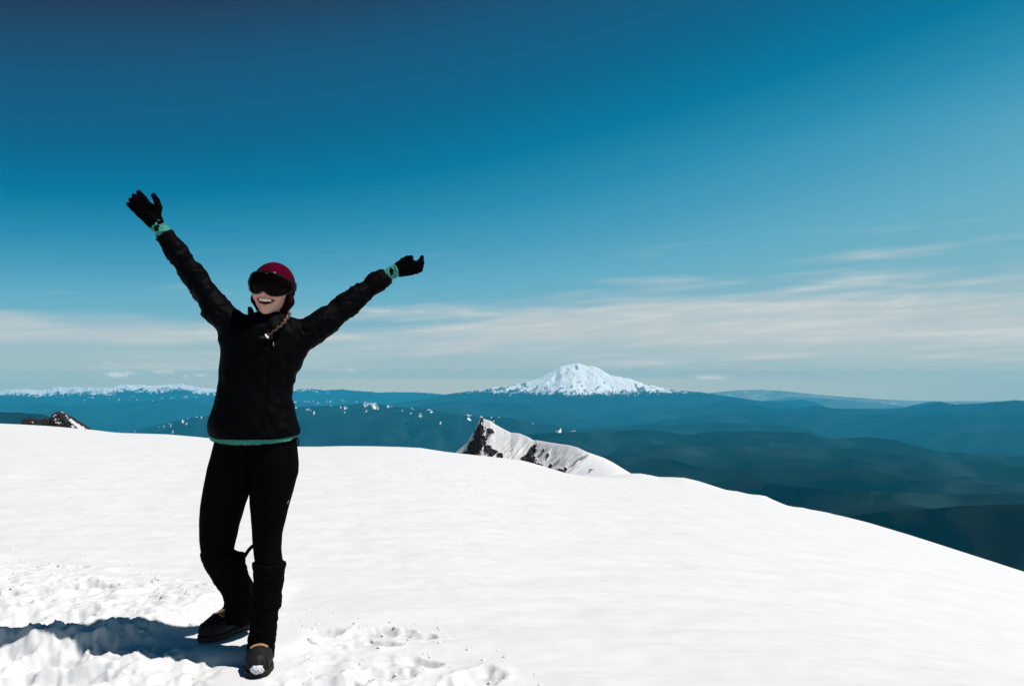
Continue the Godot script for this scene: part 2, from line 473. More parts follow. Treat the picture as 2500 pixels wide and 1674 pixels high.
func build_land() -> void:
	# valley floor, with the mountain's own flank falling to it
	var v := PackedVector3Array()
	var col := PackedColorArray()
	var rs := [180.0, 400.0, 800.0, 1400.0, 2200.0, 3200.0, 4500.0, 6500.0, 9000.0, 12000.0, 16000.0, 21000.0, 27000.0, 34000.0, 42000.0, 49500.0]
	var nc := 181
	for r in rs:
		for i in nc:
			var a := TAU * (i % (nc - 1)) / (nc - 1)
			var x: float = r * sin(a)
			var z: float = -r * cos(a)
			var n := n_ridge.get_noise_2d(x * 0.0009, z * 0.0009)
			v.append(Vector3(x, maxf(BASE + 70.0 * n * clampf((r - 3000.0) / 3000.0, 0.0, 1.0), -25.0 - 0.5 * r), z))
			var g := 1.0 + 0.4 * n
			col.append(Color(0.008 * g, 0.015 * g, 0.013 * g))
	var o := put(arrays_mesh(v, grid_index(nc, rs.size(), false), col), "valley", M.land)
	tag(o, "dark forested valley floor far below the snow", "", "", "structure")
	var list := [
		[[1700, 1350, 1860, 1320, 1980, 1290, 2040, 1275, 2098, 1256, 2160, 1249, 2226, 1245, 2354, 1234.6, 2430, 1231, 2500, 1230], 2900.0, 3100.0, 0.0, "near dark forested ridge beyond the foot of the snow slope"],
		[[1020, 1118, 1200, 1114, 1330, 1112, 1420, 1110, 1500, 1114, 1580, 1117, 1641, 1121.5, 1692, 1136, 1765, 1145, 1830, 1143, 1884, 1145, 1960, 1143, 2034, 1146, 2140, 1149, 2226, 1170, 2350, 1176, 2500, 1180], 6400.0, 6400.0, 0.0, "dark blue forested ridge behind the snowy crag"],
		[[1060, 1062, 1200, 1058, 1400, 1056, 1500, 1052, 1564, 1047.6, 1619, 1052, 1683, 1061.7, 1713, 1055, 1756, 1052, 1841, 1052, 1900, 1054, 1969, 1057, 2012, 1070, 2038, 1072, 2106, 1066, 2183, 1072, 2226, 1085, 2294, 1102, 2354, 1106, 2500, 1115], 10800.0, 10800.0, 0.0, "long flat-topped forested ridge in the middle distance"],
		[[0, 1006, 48, 1007, 103, 1011, 160, 1022, 239, 1043, 280, 1060], 9500.0, 9500.0, 0.0, "dark ridge behind the black rock outcrop"],
		[[180, 1052, 239, 1043, 311, 1038.5, 407, 1031, 478, 1017, 526, 1012, 620, 1000, 720, 993.5, 780, 991, 847, 988, 891, 983, 939, 988, 973, 993.5, 1041, 998.7, 1110, 1009, 1178, 1015.7, 1246, 1019, 1298, 1033, 1332, 1034.5, 1400, 1043, 1500, 1055, 1600, 1066], 20000.0, 11500.0, 0.02, "forested ridge with scattered snow patches behind the person"],
		[[2120, 1050, 2226, 1040, 2340, 1034, 2414, 1027.5, 2439, 1022, 2500, 1030], 19000.0, 19000.0, 0.0, "blue forested rise above the middle ridge"],
		[[860, 985, 930, 981, 1007, 978, 1076, 978, 1140, 980, 1212, 980, 1263, 983, 1315, 992, 1366, 1007, 1410, 1016, 1500, 1026, 1640, 1036, 1800, 1046], 25000.0, 23000.0, 0.0, "blue ridge sloping down below the white volcano"],
		[[1330, 1006, 1420, 1002, 1500, 998, 1600, 992, 1680, 989, 1735, 983, 1782, 975.7, 1820, 983, 1884, 995.7, 1948, 998, 1991, 990.6, 2046, 997, 2162, 998, 2209, 995, 2290, 983, 2337, 987, 2397, 984, 2439, 980, 2478, 976.5, 2500, 978], 25500.0, 25500.0, 0.0, "blue ridge with a rounded knoll right of the volcano"],
		[[1180, 1050, 1260, 1044, 1330, 1040, 1420, 1046, 1520, 1040, 1600, 1034, 1660, 1037, 1740, 1030, 1830, 1034, 1930, 1040, 2040, 1046, 2160, 1052], 16500.0, 16500.0, 0.0, "low wooded swell between the blue ridges"],
		[[1480, 1020, 1560, 1014, 1650, 1010, 1720, 1013, 1800, 1008, 1900, 1012, 2000, 1009, 2100, 1013, 2230, 1008, 2350, 1010, 2500, 1004], 21500.0, 21500.0, 0.0, "hazy blue fold of forest below the knoll"],
		[[1300, 1096, 1450, 1090, 1560, 1088, 1640, 1084, 1700, 1090, 1790, 1086, 1880, 1092, 1990, 1098, 2080, 1094, 2200, 1108, 2330, 1128, 2500, 1140], 8600.0, 8600.0, 0.0, "dark wooded shoulder below the flat-topped ridge"],
		[[1400, 1190, 1550, 1184, 1700, 1180, 1790, 1174, 1860, 1178, 1960, 1188, 2060, 1196, 2180, 1200, 2300, 1206, 2500, 1204], 4700.0, 4700.0, 0.0, "very dark wooded spur above the near ridge"],
		[[520, 1030, 600, 1022, 700, 1014, 790, 1012, 900, 1006, 1000, 1014, 1090, 1024, 1200, 1036], 16000.0, 16000.0, 0.0, "forested spur behind the person"],
		[[2130, 999, 2209, 995, 2222, 989, 2281, 979.5, 2330, 983, 2400, 990], 38000.0, 38000.0, 0.0, "pale hill peeping over the blue ridge"],
		[[1740, 996, 1816, 981, 1841, 975.7, 1870, 978, 1905, 978.7, 1961, 975, 1985, 979, 2012, 987, 2038, 993, 2110, 1000], 39000.0, 39000.0, 0.0, "pale double-topped hill right of the volcano"],
		[[0, 985, 60, 984, 108, 983.5, 155, 993, 201, 986, 251, 989.5, 311, 983.5, 364, 979, 442, 976, 500, 978, 560, 982, 660, 990], 33000.0, 33000.0, 0.0, "blue ridge below the snowy range"],
		[[0, 964, 120, 968, 249, 970, 340, 965.6, 383, 970, 450, 967, 526, 972, 640, 980, 717, 980, 802, 973, 871, 976, 960, 978, 1060, 984], 40000.0, 39000.0, 0.08, "pale blue ridge in front of the snowy range"],
		[[1700, 980, 1790, 977, 1867, 974, 1935, 968, 2012, 972, 2098, 978.7, 2200, 984, 2320, 988], 44500.0, 44500.0, 0.0, "very pale low ridge near the horizon"],
		[[1560, 968, 1640, 960, 1713, 955, 1790, 952.5, 1863, 951, 1910, 954, 1991, 962.4, 2060, 968, 2140, 974, 2226, 978, 2340, 979, 2500, 979], 48500.0, 48500.0, 0.0, "palest ridge on the horizon right of the volcano"],
		[[0, 953.6, 24, 950, 60, 949, 90, 951.5, 115, 951, 130, 946, 143, 941.7, 153, 945, 167, 945, 187, 943, 200, 945, 215, 943, 239, 946, 255, 945, 270, 946.5, 287, 940.5, 311, 938.5, 330, 940, 347, 939, 371, 942, 385, 940, 407, 937.6, 425, 938, 438, 935.7, 452, 939, 466, 941.7, 490, 946.5, 526, 949, 620, 952, 700, 953, 735, 949.5, 761, 949, 792, 952.5, 838, 950, 853, 952.6, 905, 956, 922, 958, 973, 957, 1041, 957.7, 1110, 959, 1170, 962, 1260, 968], 45500.0, 46000.0, 1.15, "jagged range white with snow along the horizon"],
	]
	for k in list.size():
		var q: Array = list[k]
		var snowy: bool = k == list.size() - 1
		var ro := put(ridge_mesh(q[0], q[1], q[2], k + 1, q[3], 1.6 if snowy else (1.2 if q[1] > 12000.0 else 0.9), 350.0 if snowy else 330.0, haze_tone_of(q[4])), "hills" if k == 0 else "hills_%03d" % k, M.land)
		tag(ro, q[4], "", "", "structure")

func build_volcano() -> void:
	var xy := pairs([930, 990, 1000, 979, 1045, 971, 1080, 964, 1110, 959.5, 1144, 955, 1180, 949.7, 1212, 944.8, 1244, 941, 1265, 937, 1295, 930.5, 1319, 922, 1338, 911, 1355, 902.7, 1368, 894, 1385, 890.5, 1400, 888, 1412.7, 885.6, 1420, 888, 1432, 893, 1449, 893.7, 1459.7, 897, 1479, 909, 1491.7, 916.6, 1509, 918.7, 1538.7, 924, 1560, 932.6, 1581, 936.4, 1607, 944, 1650, 952, 1680, 954.5, 1705, 956, 1756, 964, 1800, 970, 1860, 979, 1930, 988, 2020, 1000])
	var dist := 31500.0
	var nc := 640
	var rows := PackedFloat32Array()
	for j in 10:
		rows.append(1.0 - j / 10.0)
	for j in 91:
		rows.append(-pow(j / 90.0, 1.15))
	var v := PackedVector3Array()
	var col := PackedColorArray()
	v.resize(nc * rows.size())
	col.resize(v.size())
	var gully := noise(FastNoiseLite.TYPE_SIMPLEX_SMOOTH, 41, 1.0, 4)
	var rock := noise(FastNoiseLite.TYPE_SIMPLEX_SMOOTH, 43, 1.0, 4)
	var reach := 7000.0
	var summit := 1418.0
	for i in nc:
		var px := lerpf(930.0, 2020.0, float(i) / (nc - 1))
		var py := lerp_list(xy[0], xy[1], px) + 0.35 * n_far.get_noise_2d(px * 25.0, 3.0)
		var dir := ray(px, py)
		var flat := Vector2(dir.x, dir.z).length()
		var away := Vector3(dir.x, 0, dir.z) / flat
		var hc := EYE.y + dir.y / flat * dist
		var dx := (px - summit) * dist / FOCAL
		for j in rows.size():
			var q := rows[j]
			var p := away * (dist + q * reach)
			# concave cone: steep at the top, easing to the apron
			var a := absf(q)
			var share := pow(1.0 - a, 1.7)
			var h := BASE - 20.0 + (hc - BASE + 20.0) * share
			var ang := atan2(dx, a * reach + 900.0)
			var rad := sqrt(dx * dx + a * a * reach * reach) * 0.001
			var warp := 0.22 * gully.get_noise_2d(dx * 0.0007, rad * 0.8)
			var g := gully.get_noise_2d((ang + warp) * 2.6, rad * 0.5)
			var g2 := gully.get_noise_2d((ang + warp) * 7.0 + 9.0, rad * 1.1)
			var depth := smoothstep(0.0, 0.09, a) * (1.0 - a)
			h += depth * (150.0 * g + 60.0 * g2)
			v[j * nc + i] = Vector3(p.x, h, p.z)
			var line := -545.0 + 70.0 * rock.get_noise_2d(px * 0.02, a * 12.0) + 210.0 * rock.get_noise_2d(px * 0.16, a * 70.0) + absf(dx) * 0.016
			var bare := rock.get_noise_2d((ang + warp * 1.5) * 6.5, rad * 1.5) + 0.5 * rock.get_noise_2d(dx * 0.0035, rad * 4.0)
			var side := smoothstep(700.0, -1200.0, dx) * 0.14 + smoothstep(1500.0, 2600.0, absf(dx)) * 0.16
			var cc := Color(0.008, 0.015, 0.013)
			if h > line:
				cc = Color(0.94, 0.94, 0.94)
				if bare + side + smoothstep(350.0, 60.0, h - line) * 0.28 > 0.60 + (0.5 if a < 0.004 else 0.0):
					cc = Color(0.16, 0.155, 0.15)
			col[j * nc + i] = cc
	var o := put(arrays_mesh(v, grid_index(nc, rows.size(), false), col), "mountain", M.land)
	tag(o, "broad snow-covered volcano rising alone above the blue hills", "", "", "structure")

# ---------------------------------------------------------------- crags on the rim
# outline: photo pixels of the crest; d0, d1: distance of its ends; the face runs down towards the camera, the back falls away
func crag(called: String, outline: Array, base_py: float, d0: float, d1: float, run: float, step: float, rocky: bool, patches: Array, rock_m: Material, slant: float, rib: float) -> Node3D:
	var xy := pairs(outline)
	var x0: float = xy[0][0]
	var x1: float = xy[0][-1]
	var nc := int((x1 - x0) / step) + 2
	var nf := 96
	var nb := 14
	var nr := nf + nb
	var v := PackedVector3Array()
	v.resize(nc * nr)
	var is_rock := PackedByteArray()
	is_rock.resize(nc * nr)
	# the crest swings nearer up to a blunt edge, then away again
	var turn_x := PackedFloat32Array([1100, 1425, 1438, 1444, 1456, 1500, 1600])
	var turn_d := PackedFloat32Array([100.0 * d0 / d1, 100.8, 100.2, 100.6, 101.2, 103.6, 109.0])
	var jag := noise(FastNoiseLite.TYPE_SIMPLEX_SMOOTH, 61, 1.0, 4)
	var wig := noise(FastNoiseLite.TYPE_SIMPLEX, 63, 1.0, 3)
	for i in nc:
		var px := lerpf(x0, x1, float(i) / (nc - 1))
		var crest := lerp_list(xy[0], xy[1], px)
		var t := (px - x0) / (x1 - x0)
		var d := lerpf(d0, d1, t) if rocky else lerp_list(turn_x, turn_d, px) * (d1 / 100.0)
		for j in nr:
			var k := j * nc + i
			if j < nb:
				# back side
				var b := float(nb - j) / nb
				var p := W(px, crest, d + b * run * 1.2)
				var top := W(px, crest, d).y
				v[k] = Vector3(p.x, top - b * b * run * 0.9 - b * run * 0.25, p.z)
				is_rock[k] = 1 if rocky else 0
				continue
			var f := float(j - nb) / (nf - 1)
			var py := lerpf(crest, base_py, f)
			var df := d
			if not rocky:
				df = lerp_list(turn_x, turn_d, px + 0.8 * (py - crest)) * (d1 / 100.0)
			var steep := 1.0 if rocky else lerpf(1.0, 0.4, smoothstep(1250.0, 1290.0, px) * smoothstep(1448.0, 1436.0, px + 0.8 * (py - crest)))
			var calm := 1.0 if rocky else smoothstep(1462.0, 1436.0, px + 0.8 * (py - crest))
			var depth := df - run * steep * pow(f, 0.8)
			var here := 1 if rocky else 0
			var deep := 0.0
			var wob := wig.get_noise_2d(px * 0.12, py * 0.12)
			var wob2 := wig.get_noise_2d(px * 0.4, py * 0.4)
			for q in patches:
				var dx: float = px - q[0] + 2.2 * wob
				var dy: float = py - q[1] + 2.2 * wob
				var c := cos(q[4])
				var s := sin(q[4])
				var u: float = (dx * c + dy * s) / q[2]
				var w: float = (-dx * s + dy * c) / q[3]
				var e := sqrt(u * u + w * w) + 0.42 * wob2 + 0.3 * wob
				if e < 1.0:
					here = 0 if rocky else 1
					deep = maxf(deep, 1.0 - e)
			var scale_ := d / FOCAL
			if here == 1:
				depth -= scale_ * (9.0 * jag.get_noise_2d(px * 0.07, py * 0.045) + 7.0 * absf(jag.get_noise_2d(px * 0.2, py * 0.13)) + 4.0 * jag.get_noise_2d(px * 0.6, py * 0.6)) * smoothstep(0.0, 0.08, f)
				if not rocky:
					depth -= scale_ * 3.0 * smoothstep(0.0, 0.35, deep)
			else:
				var along := px + slant * (py - crest)
				var r := absf(jag.get_noise_2d(along * 0.035, py * 0.006))
				depth += calm * rib * scale_ * (26.0 * r + 4.0 * jag.get_noise_2d(along * 0.12, py * 0.03)) * smoothstep(0.02, 0.3, f)
			v[k] = W(px, py, depth)
			is_rock[k] = here
	var all := grid_index(nc, nr, false)
	var snow_i := PackedInt32Array()
	var rock_i := PackedInt32Array()
	for q in range(0, all.size(), 3):
		var count := is_rock[all[q]] + is_rock[all[q + 1]] + is_rock[all[q + 2]]
		var to := rock_i if count >= 2 else snow_i
		to.append(all[q]); to.append(all[q + 1]); to.append(all[q + 2])
	var root := Node3D.new()
	root.name = called
	add_child(root, true)
	put(arrays_mesh(v, rock_i), "rock_face", rock_m, root)
	put(arrays_mesh(v, snow_i), "snow_cover", M.snow, root)
	return root

func build_crags() -> void:
	var o := crag("rock_crag", [1100, 1120, 1111, 1105.7, 1122, 1096, 1132.7, 1087.5, 1140, 1080, 1146.6, 1070, 1153, 1058, 1160.5, 1049, 1164.7, 1036, 1171, 1023.5, 1174, 1020.5, 1178, 1020, 1181, 1022.5, 1196.7, 1026.7, 1203, 1031, 1209.6, 1036, 1229, 1047, 1247, 1056, 1267, 1057.6, 1288.5, 1066, 1303.5, 1074.7, 1312, 1074.6, 1331, 1078, 1363, 1083, 1389, 1086.5, 1410, 1092, 1431.6, 1102.5, 1453, 1110, 1474, 1117, 1495.6, 1128, 1517, 1141, 1540.5, 1155.4, 1575, 1175],
		1200.0, 144.0, 108.0, 5.5, 1.0, false,
		[[1169, 1058, 12, 24, 0.35], [1158, 1092, 16, 24, 0.5], [1146, 1110, 22, 8, 0.0], [1196, 1051, 9, 6, 0.3], [1175.5, 1027, 4.5, 7, 0.2], [1178, 1078, 9, 18, 0.5],
		[1192, 1096, 11, 11, 0.5], [1221, 1112, 8, 8, 0.3], [1206, 1100, 12, 3.5, 0.2], [1199, 1108, 6, 8, 0], [1298, 1102, 8, 19, 0.5], [1290, 1119, 14, 10, 0.2], [1277, 1120, 7, 5, 0], [1302, 1122, 6, 10, 0.3],
		[1316, 1133, 10, 2.5, 0.2], [1370, 1148, 8, 4, 0.3], [1342, 1140, 4, 4, 0], [1381, 1143, 4, 2.5, 0], [1337, 1110, 2.5, 7, 0.4], [1325, 1100, 2, 6, 0.4], [1345, 1133, 3, 1.6, 0], [1443, 1145, 4, 1.2, 0], [1451, 1144, 2, 1, 0], [1232, 1055, 2.5, 0.8, 0]],
		M.rock, 0.75, 1.0)
	tag(o, "small peak of snow and black rock behind the snow brow, below the volcano", "crag")
	o = crag("rock_outcrop", [46, 1045, 51, 1035, 51.8, 1024, 60, 1020.5, 69, 1018, 77, 1020, 84, 1020.6, 94, 1022.5, 103, 1023, 106, 1021, 113, 1020.6, 122, 1019.4, 123, 1015, 124, 1012, 130, 1008, 137, 1004.5, 143.5, 1003, 149, 1005, 155.5, 1007.5, 166, 1013, 179, 1019, 190, 1026, 203, 1034, 214, 1041, 225, 1048, 236, 1055],
		1070.0, 92.0, 84.0, 5.5, 0.7, true,
		[[183, 1034, 24, 4.2, 0.62], [196, 1043, 14, 5, 0.4], [150, 1005.5, 3.5, 1.8, 0.4], [133, 1013.5, 8, 1.6, -0.5], [139, 1031, 6, 2, 0.2], [148, 1032, 4, 1.6, 0], [134, 1024, 2.2, 4, 0.5], [161, 1015, 3, 1.4, 0.5], [176, 1041, 5, 2.5, 0.3], [142, 1023, 2, 1.3, 0], [176, 1026, 2, 1, 0], [78, 1030, 3, 1, 0]],
		M.rock, 0.0, 0.3)
	tag(o, "black pointed rock outcrop streaked with snow, poking up behind the snow brow", "rock")

# ---------------------------------------------------------------- distance fields and surface nets
func smin(a: float, b: float, k: float) -> float:
	var h := maxf(k - absf(a - b), 0.0) / k
	return minf(a, b) - h * h * k * 0.25

func cap(p: Vector3, a: Vector3, b: Vector3, ra: float, rb: float) -> float:
	var ab := b - a
	var t := clampf((p - a).dot(ab) / maxf(ab.dot(ab), 1e-9), 0.0, 1.0)
	return (p - a - ab * t).length() - lerpf(ra, rb, t)

func chain(p: Vector3, c: Array, k: float) -> float:
	# c: [point, radius] in order
	var d := 1e3
	for i in c.size() - 1:
		var e := cap(p, c[i][0], c[i + 1][0], c[i][1], c[i + 1][1])
		d = e if i == 0 else smin(d, e, k)
	return d

func ell(p: Vector3, c: Vector3, r: Vector3) -> float:
	var q := (p - c) / r
	var l := q.length()
	return (l - 1.0) * minf(r.x, minf(r.y, r.z)) if l < 0.6 else l * (l - 1.0) / maxf((q / r).length(), 1e-6)

# a body part drawn row by row: [photo row, left edge, right edge, depth, half thickness]
func make_loft(rows: Array, shrink := 0.0) -> Dictionary:
	var L := {"y": PackedFloat32Array(), "x": PackedFloat32Array(), "w": PackedFloat32Array(), "z": PackedFloat32Array(), "t": PackedFloat32Array()}
	for k in range(rows.size() - 1, -1, -1):
		var r: Array = rows[k]
		var a := W(r[1], r[0], r[3])
		var b := W(r[2], r[0], r[3])
		L.y.append(a.y)
		L.x.append((a.x + b.x) * 0.5)
		L.w.append((b.x - a.x) * 0.5 - shrink)
		L.z.append(a.z)
		L.t.append(r[4] - shrink)
	return L

func loft(p: Vector3, L: Dictionary) -> float:
	var ys: PackedFloat32Array = L.y
	var n := ys.size()
	var y := clampf(p.y, ys[0], ys[n - 1])
	var k := clampi(ys.bsearch(y), 1, n - 1)
	var t := clampf((y - ys[k - 1]) / (ys[k] - ys[k - 1]), 0.0, 1.0)
	var w := lerpf(L.w[k - 1], L.w[k], t)
	var d := lerpf(L.t[k - 1], L.t[k], t)
	var qx := (p.x - lerpf(L.x[k - 1], L.x[k], t)) / w
	var qz := (p.z - lerpf(L.z[k - 1], L.z[k], t)) / d
	var l := sqrt(qx * qx + qz * qz)
	var e := (l - 1.0) * minf(w, d)
	if l > 0.5:
		e = l * (l - 1.0) / maxf(sqrt(qx * qx / (w * w) + qz * qz / (d * d)), 1e-5)
	return e if p.y == y else maxf(e, absf(p.y - y))

func net(lo: Vector3, hi: Vector3, c: float, f: Callable, verts: PackedVector3Array, norms: PackedVector3Array, idx: PackedInt32Array) -> void:
	var nx := int((hi.x - lo.x) / c / 4.0 + 1) * 4
	var ny := int((hi.y - lo.y) / c / 4.0 + 1) * 4
	var nz := int((hi.z - lo.z) / c / 4.0 + 1) * 4
	var sy := nx + 1
	var sz := (nx + 1) * (ny + 1)
	var field := PackedFloat32Array()
	field.resize(sz * (nz + 1))
	field.fill(1.0)
	var blocks := []
	var far := c * 4.0 * 0.95 + c * 2.0
	for bk in range(0, nz, 4):
		for bj in range(0, ny, 4):
			for bi in range(0, nx, 4):
				var d: float = f.call(lo + Vector3(bi + 2, bj + 2, bk + 2) * c)
				if d > far:
					continue
				var fine := d > -far
				if fine:
					blocks.append(Vector3i(bi, bj, bk))
				for k in range(bk, bk + 4):
					for j in range(bj, bj + 4):
						for i in range(bi, bi + 4):
							field[k * sz + j * sy + i] = f.call(lo + Vector3(i, j, k) * c) if fine else -1.0
	var vid := PackedInt32Array()
	vid.resize(field.size())
	vid.fill(-1)
	var made := PackedInt32Array()
	for b: Vector3i in blocks:
		for k in range(b.z, b.z + 4):
			for j in range(b.y, b.y + 4):
				for i in range(b.x, b.x + 4):
					if i >= nx or j >= ny or k >= nz:
						continue
					var o := k * sz + j * sy + i
					var d0 := field[o]
					var d1 := field[o + 1]
					var d2 := field[o + sy]
					var d3 := field[o + sy + 1]
					var d4 := field[o + sz]
					var d5 := field[o + sz + 1]
					var d6 := field[o + sz + sy]
					var d7 := field[o + sz + sy + 1]
					var neg := int(d0 < 0) + int(d1 < 0) + int(d2 < 0) + int(d3 < 0) + int(d4 < 0) + int(d5 < 0) + int(d6 < 0) + int(d7 < 0)
					if neg == 0 or neg == 8:
						continue
					var s := Vector3.ZERO
					var n := 0
					if (d0 < 0) != (d1 < 0): s += Vector3(d0 / (d0 - d1), 0, 0); n += 1
					if (d2 < 0) != (d3 < 0): s += Vector3(d2 / (d2 - d3), 1, 0); n += 1
					if (d4 < 0) != (d5 < 0): s += Vector3(d4 / (d4 - d5), 0, 1); n += 1
					if (d6 < 0) != (d7 < 0): s += Vector3(d6 / (d6 - d7), 1, 1); n += 1
					if (d0 < 0) != (d2 < 0): s += Vector3(0, d0 / (d0 - d2), 0); n += 1
					if (d1 < 0) != (d3 < 0): s += Vector3(1, d1 / (d1 - d3), 0); n += 1
					if (d4 < 0) != (d6 < 0): s += Vector3(0, d4 / (d4 - d6), 1); n += 1
					if (d5 < 0) != (d7 < 0): s += Vector3(1, d5 / (d5 - d7), 1); n += 1
					if (d0 < 0) != (d4 < 0): s += Vector3(0, 0, d0 / (d0 - d4)); n += 1
					if (d1 < 0) != (d5 < 0): s += Vector3(1, 0, d1 / (d1 - d5)); n += 1
					if (d2 < 0) != (d6 < 0): s += Vector3(0, 1, d2 / (d2 - d6)); n += 1
					if (d3 < 0) != (d7 < 0): s += Vector3(1, 1, d3 / (d3 - d7)); n += 1
					vid[o] = verts.size()
					made.append(o)
					verts.append(lo + (Vector3(i, j, k) + s / n) * c)
					norms.append(Vector3(d1 + d3 + d5 + d7 - d0 - d2 - d4 - d6, d2 + d3 + d6 + d7 - d0 - d1 - d4 - d5, d4 + d5 + d6 + d7 - d0 - d1 - d2 - d3).normalized())
	for o in made:
		for axis in 3:
			var da := 1 if axis == 0 else (sy if axis == 1 else sz)
			var db := sy if axis == 0 else (sz if axis == 1 else 1)
			var dc := sz if axis == 0 else (1 if axis == 1 else sy)
			if (field[o] < 0) == (field[o + da] < 0):
				continue
			if o - db - dc < 0:
				continue
			var a := vid[o]
			var b := vid[o - db]
			var cc := vid[o - db - dc]
			var d := vid[o - dc]
			if b < 0 or cc < 0 or d < 0:
				continue
			if field[o] < 0:
				idx.append_array([a, b, cc, a, cc, d])
			else:
				idx.append_array([a, cc, b, a, d, cc])

func net_mesh(lo: Vector3, hi: Vector3, c: float, f: Callable) -> ArrayMesh:
	var v := PackedVector3Array()
	var n := PackedVector3Array()
	var i := PackedInt32Array()
	net(lo, hi, c, f, v, n, i)
	return arrays_mesh(v, face_out(v, n, i), PackedColorArray(), n)

func face_out(v: PackedVector3Array, n: PackedVector3Array, idx: PackedInt32Array) -> PackedInt32Array:
	# clockwise seen from outside
	for t in range(0, idx.size(), 3):
		var a := idx[t]
		var b := idx[t + 1]
		var c := idx[t + 2]
		if (v[c] - v[a]).cross(v[b] - v[a]).dot(n[a] + n[b] + n[c]) < 0.0:
			idx[t + 1] = c
			idx[t + 2] = b
	return idx

func box_of(points: Array, pad: float) -> Array:
	var lo: Vector3 = points[0]
	var hi: Vector3 = points[0]
	for p: Vector3 in points:
		lo = lo.min(p)
		hi = hi.max(p)
	return [lo - Vector3.ONE * pad, hi + Vector3.ONE * pad]

func tube(path: Array, radius: float, sides := 8, flat := 1.0) -> ArrayMesh:
	var v := PackedVector3Array()
	var n := PackedVector3Array()
	for k in path.size():
		var a: Vector3 = path[maxi(k - 1, 0)]
		var b: Vector3 = path[mini(k + 1, path.size() - 1)]
		var t := (b - a).normalized()
		var u := t.cross(Vector3(0, 0, 1))
		if u.length() < 0.1:
			u = t.cross(Vector3(0, 1, 0))
		u = u.normalized()
		var w := t.cross(u).normalized()
		for s in sides + 1:
			var q := TAU * (s % sides) / sides
			var e := u * cos(q) + w * sin(q) * flat
			v.append(path[k] + e * radius)
			n.append(e.normalized())
	# end caps
	var idx := grid_index(sides + 1, path.size())
	for end in [0, path.size() - 1]:
		var mid := v.size()
		v.append(path[end])
		var dir: Vector3 = (path[0] - path[1]).normalized() if end == 0 else (path[-1] - path[-2]).normalized()
		n.append(dir)
		for s in sides:
			idx.append_array([mid, end * (sides + 1) + s, end * (sides + 1) + s + 1])
	return arrays_mesh(v, face_out(v, n, idx), PackedColorArray(), n)

# a bent sheet with thickness: outer(u, v) and inner(u, v) give points for u, v in 0..1
func shell(nu: int, nv: int, outer: Callable, inner: Callable) -> ArrayMesh:
	var v := PackedVector3Array()
	var idx := PackedInt32Array()
	for side in 2:
		for j in nv:
			for i in nu:
				v.append((outer if side == 0 else inner).call(float(i) / (nu - 1), float(j) / (nv - 1)))
	idx.append_array(grid_index(nu, nv, false))
	var back := grid_index(nu, nv, true)
	for k in back.size():
		back[k] += nu * nv
	idx.append_array(back)
	var rim := []
	for i in nu: rim.append(i)
	for j in range(1, nv): rim.append(j * nu + nu - 1)
	for i in range(nu - 2, -1, -1): rim.append((nv - 1) * nu + i)
	for j in range(nv - 2, 0, -1): rim.append(j * nu)
	var first := v.size()
	for r in rim:
		v.append(v[r])
		v.append(v[r + nu * nv])
	var m := rim.size()
	for k in m:
		var a := first + k * 2
		var b := first + ((k + 1) % m) * 2
		idx.append_array([a, a + 1, b, b, a + 1, b + 1])
	# orient against the middle of the sheet
	var nrm := PackedVector3Array()
	nrm.resize(v.size())
	var cen := v[nu * nv + nu * (nv / 2) + nu / 2].lerp(v[nu * (nv / 2) + nu / 2], 0.0)
	var test := (v[nu * (nv / 2) + nu / 2] - cen)
	var q := grid_index(nu, nv, false)
	var t0 := ((nv / 2) * (nu - 1) + nu / 2) * 6
	var fn := (v[q[t0 + 2]] - v[q[t0]]).cross(v[q[t0 + 1]] - v[q[t0]])
	if fn.dot(test) < 0.0:
		for t in range(0, idx.size(), 3):
			var b := idx[t + 1]
			idx[t + 1] = idx[t + 2]
			idx[t + 2] = b
	return arrays_mesh(v, idx)

# ---------------------------------------------------------------- the person
const BODY := 3.30
var head_t := Transform3D()

func hand_mesh(parts: Array, k: float) -> ArrayMesh:
	# parts: chains of [point, radius]
	var pts := []
	for c in parts:
		for q in c:
			pts.append(q[0])
	var b := box_of(pts, 0.035)
	return net_mesh(b[0], b[1], 0.0032, func(p: Vector3) -> float:
		var palm := chain(p, parts[0], 0.02)
		for i in range(1, 4):
			palm = smin(palm, chain(p, parts[i], 0.01), 0.018)
		var d := palm
		for i in range(4, parts.size()):
			d = smin(d, chain(p, parts[i], 0.004), k)
		return d - 0.0006 * n_cloth.get_noise_3dv(p * 160.0))

func sleeve_noise(p: Vector3, axis: Vector3, off: float) -> float:
	var u := p.dot(axis)
	var q := p - axis * u
	var w := n_cloth.get_noise_3d(q.x * 9.0 + off, q.y * 9.0 + q.z * 9.0, u * 17.0 + 3.0 * n_cloth.get_noise_3dv(p * 6.0))
	return 0.0075 * w + 0.0035 * n_cloth.get_noise_3d(p.x * 34.0, p.y * 34.0, p.z * 34.0 + off)

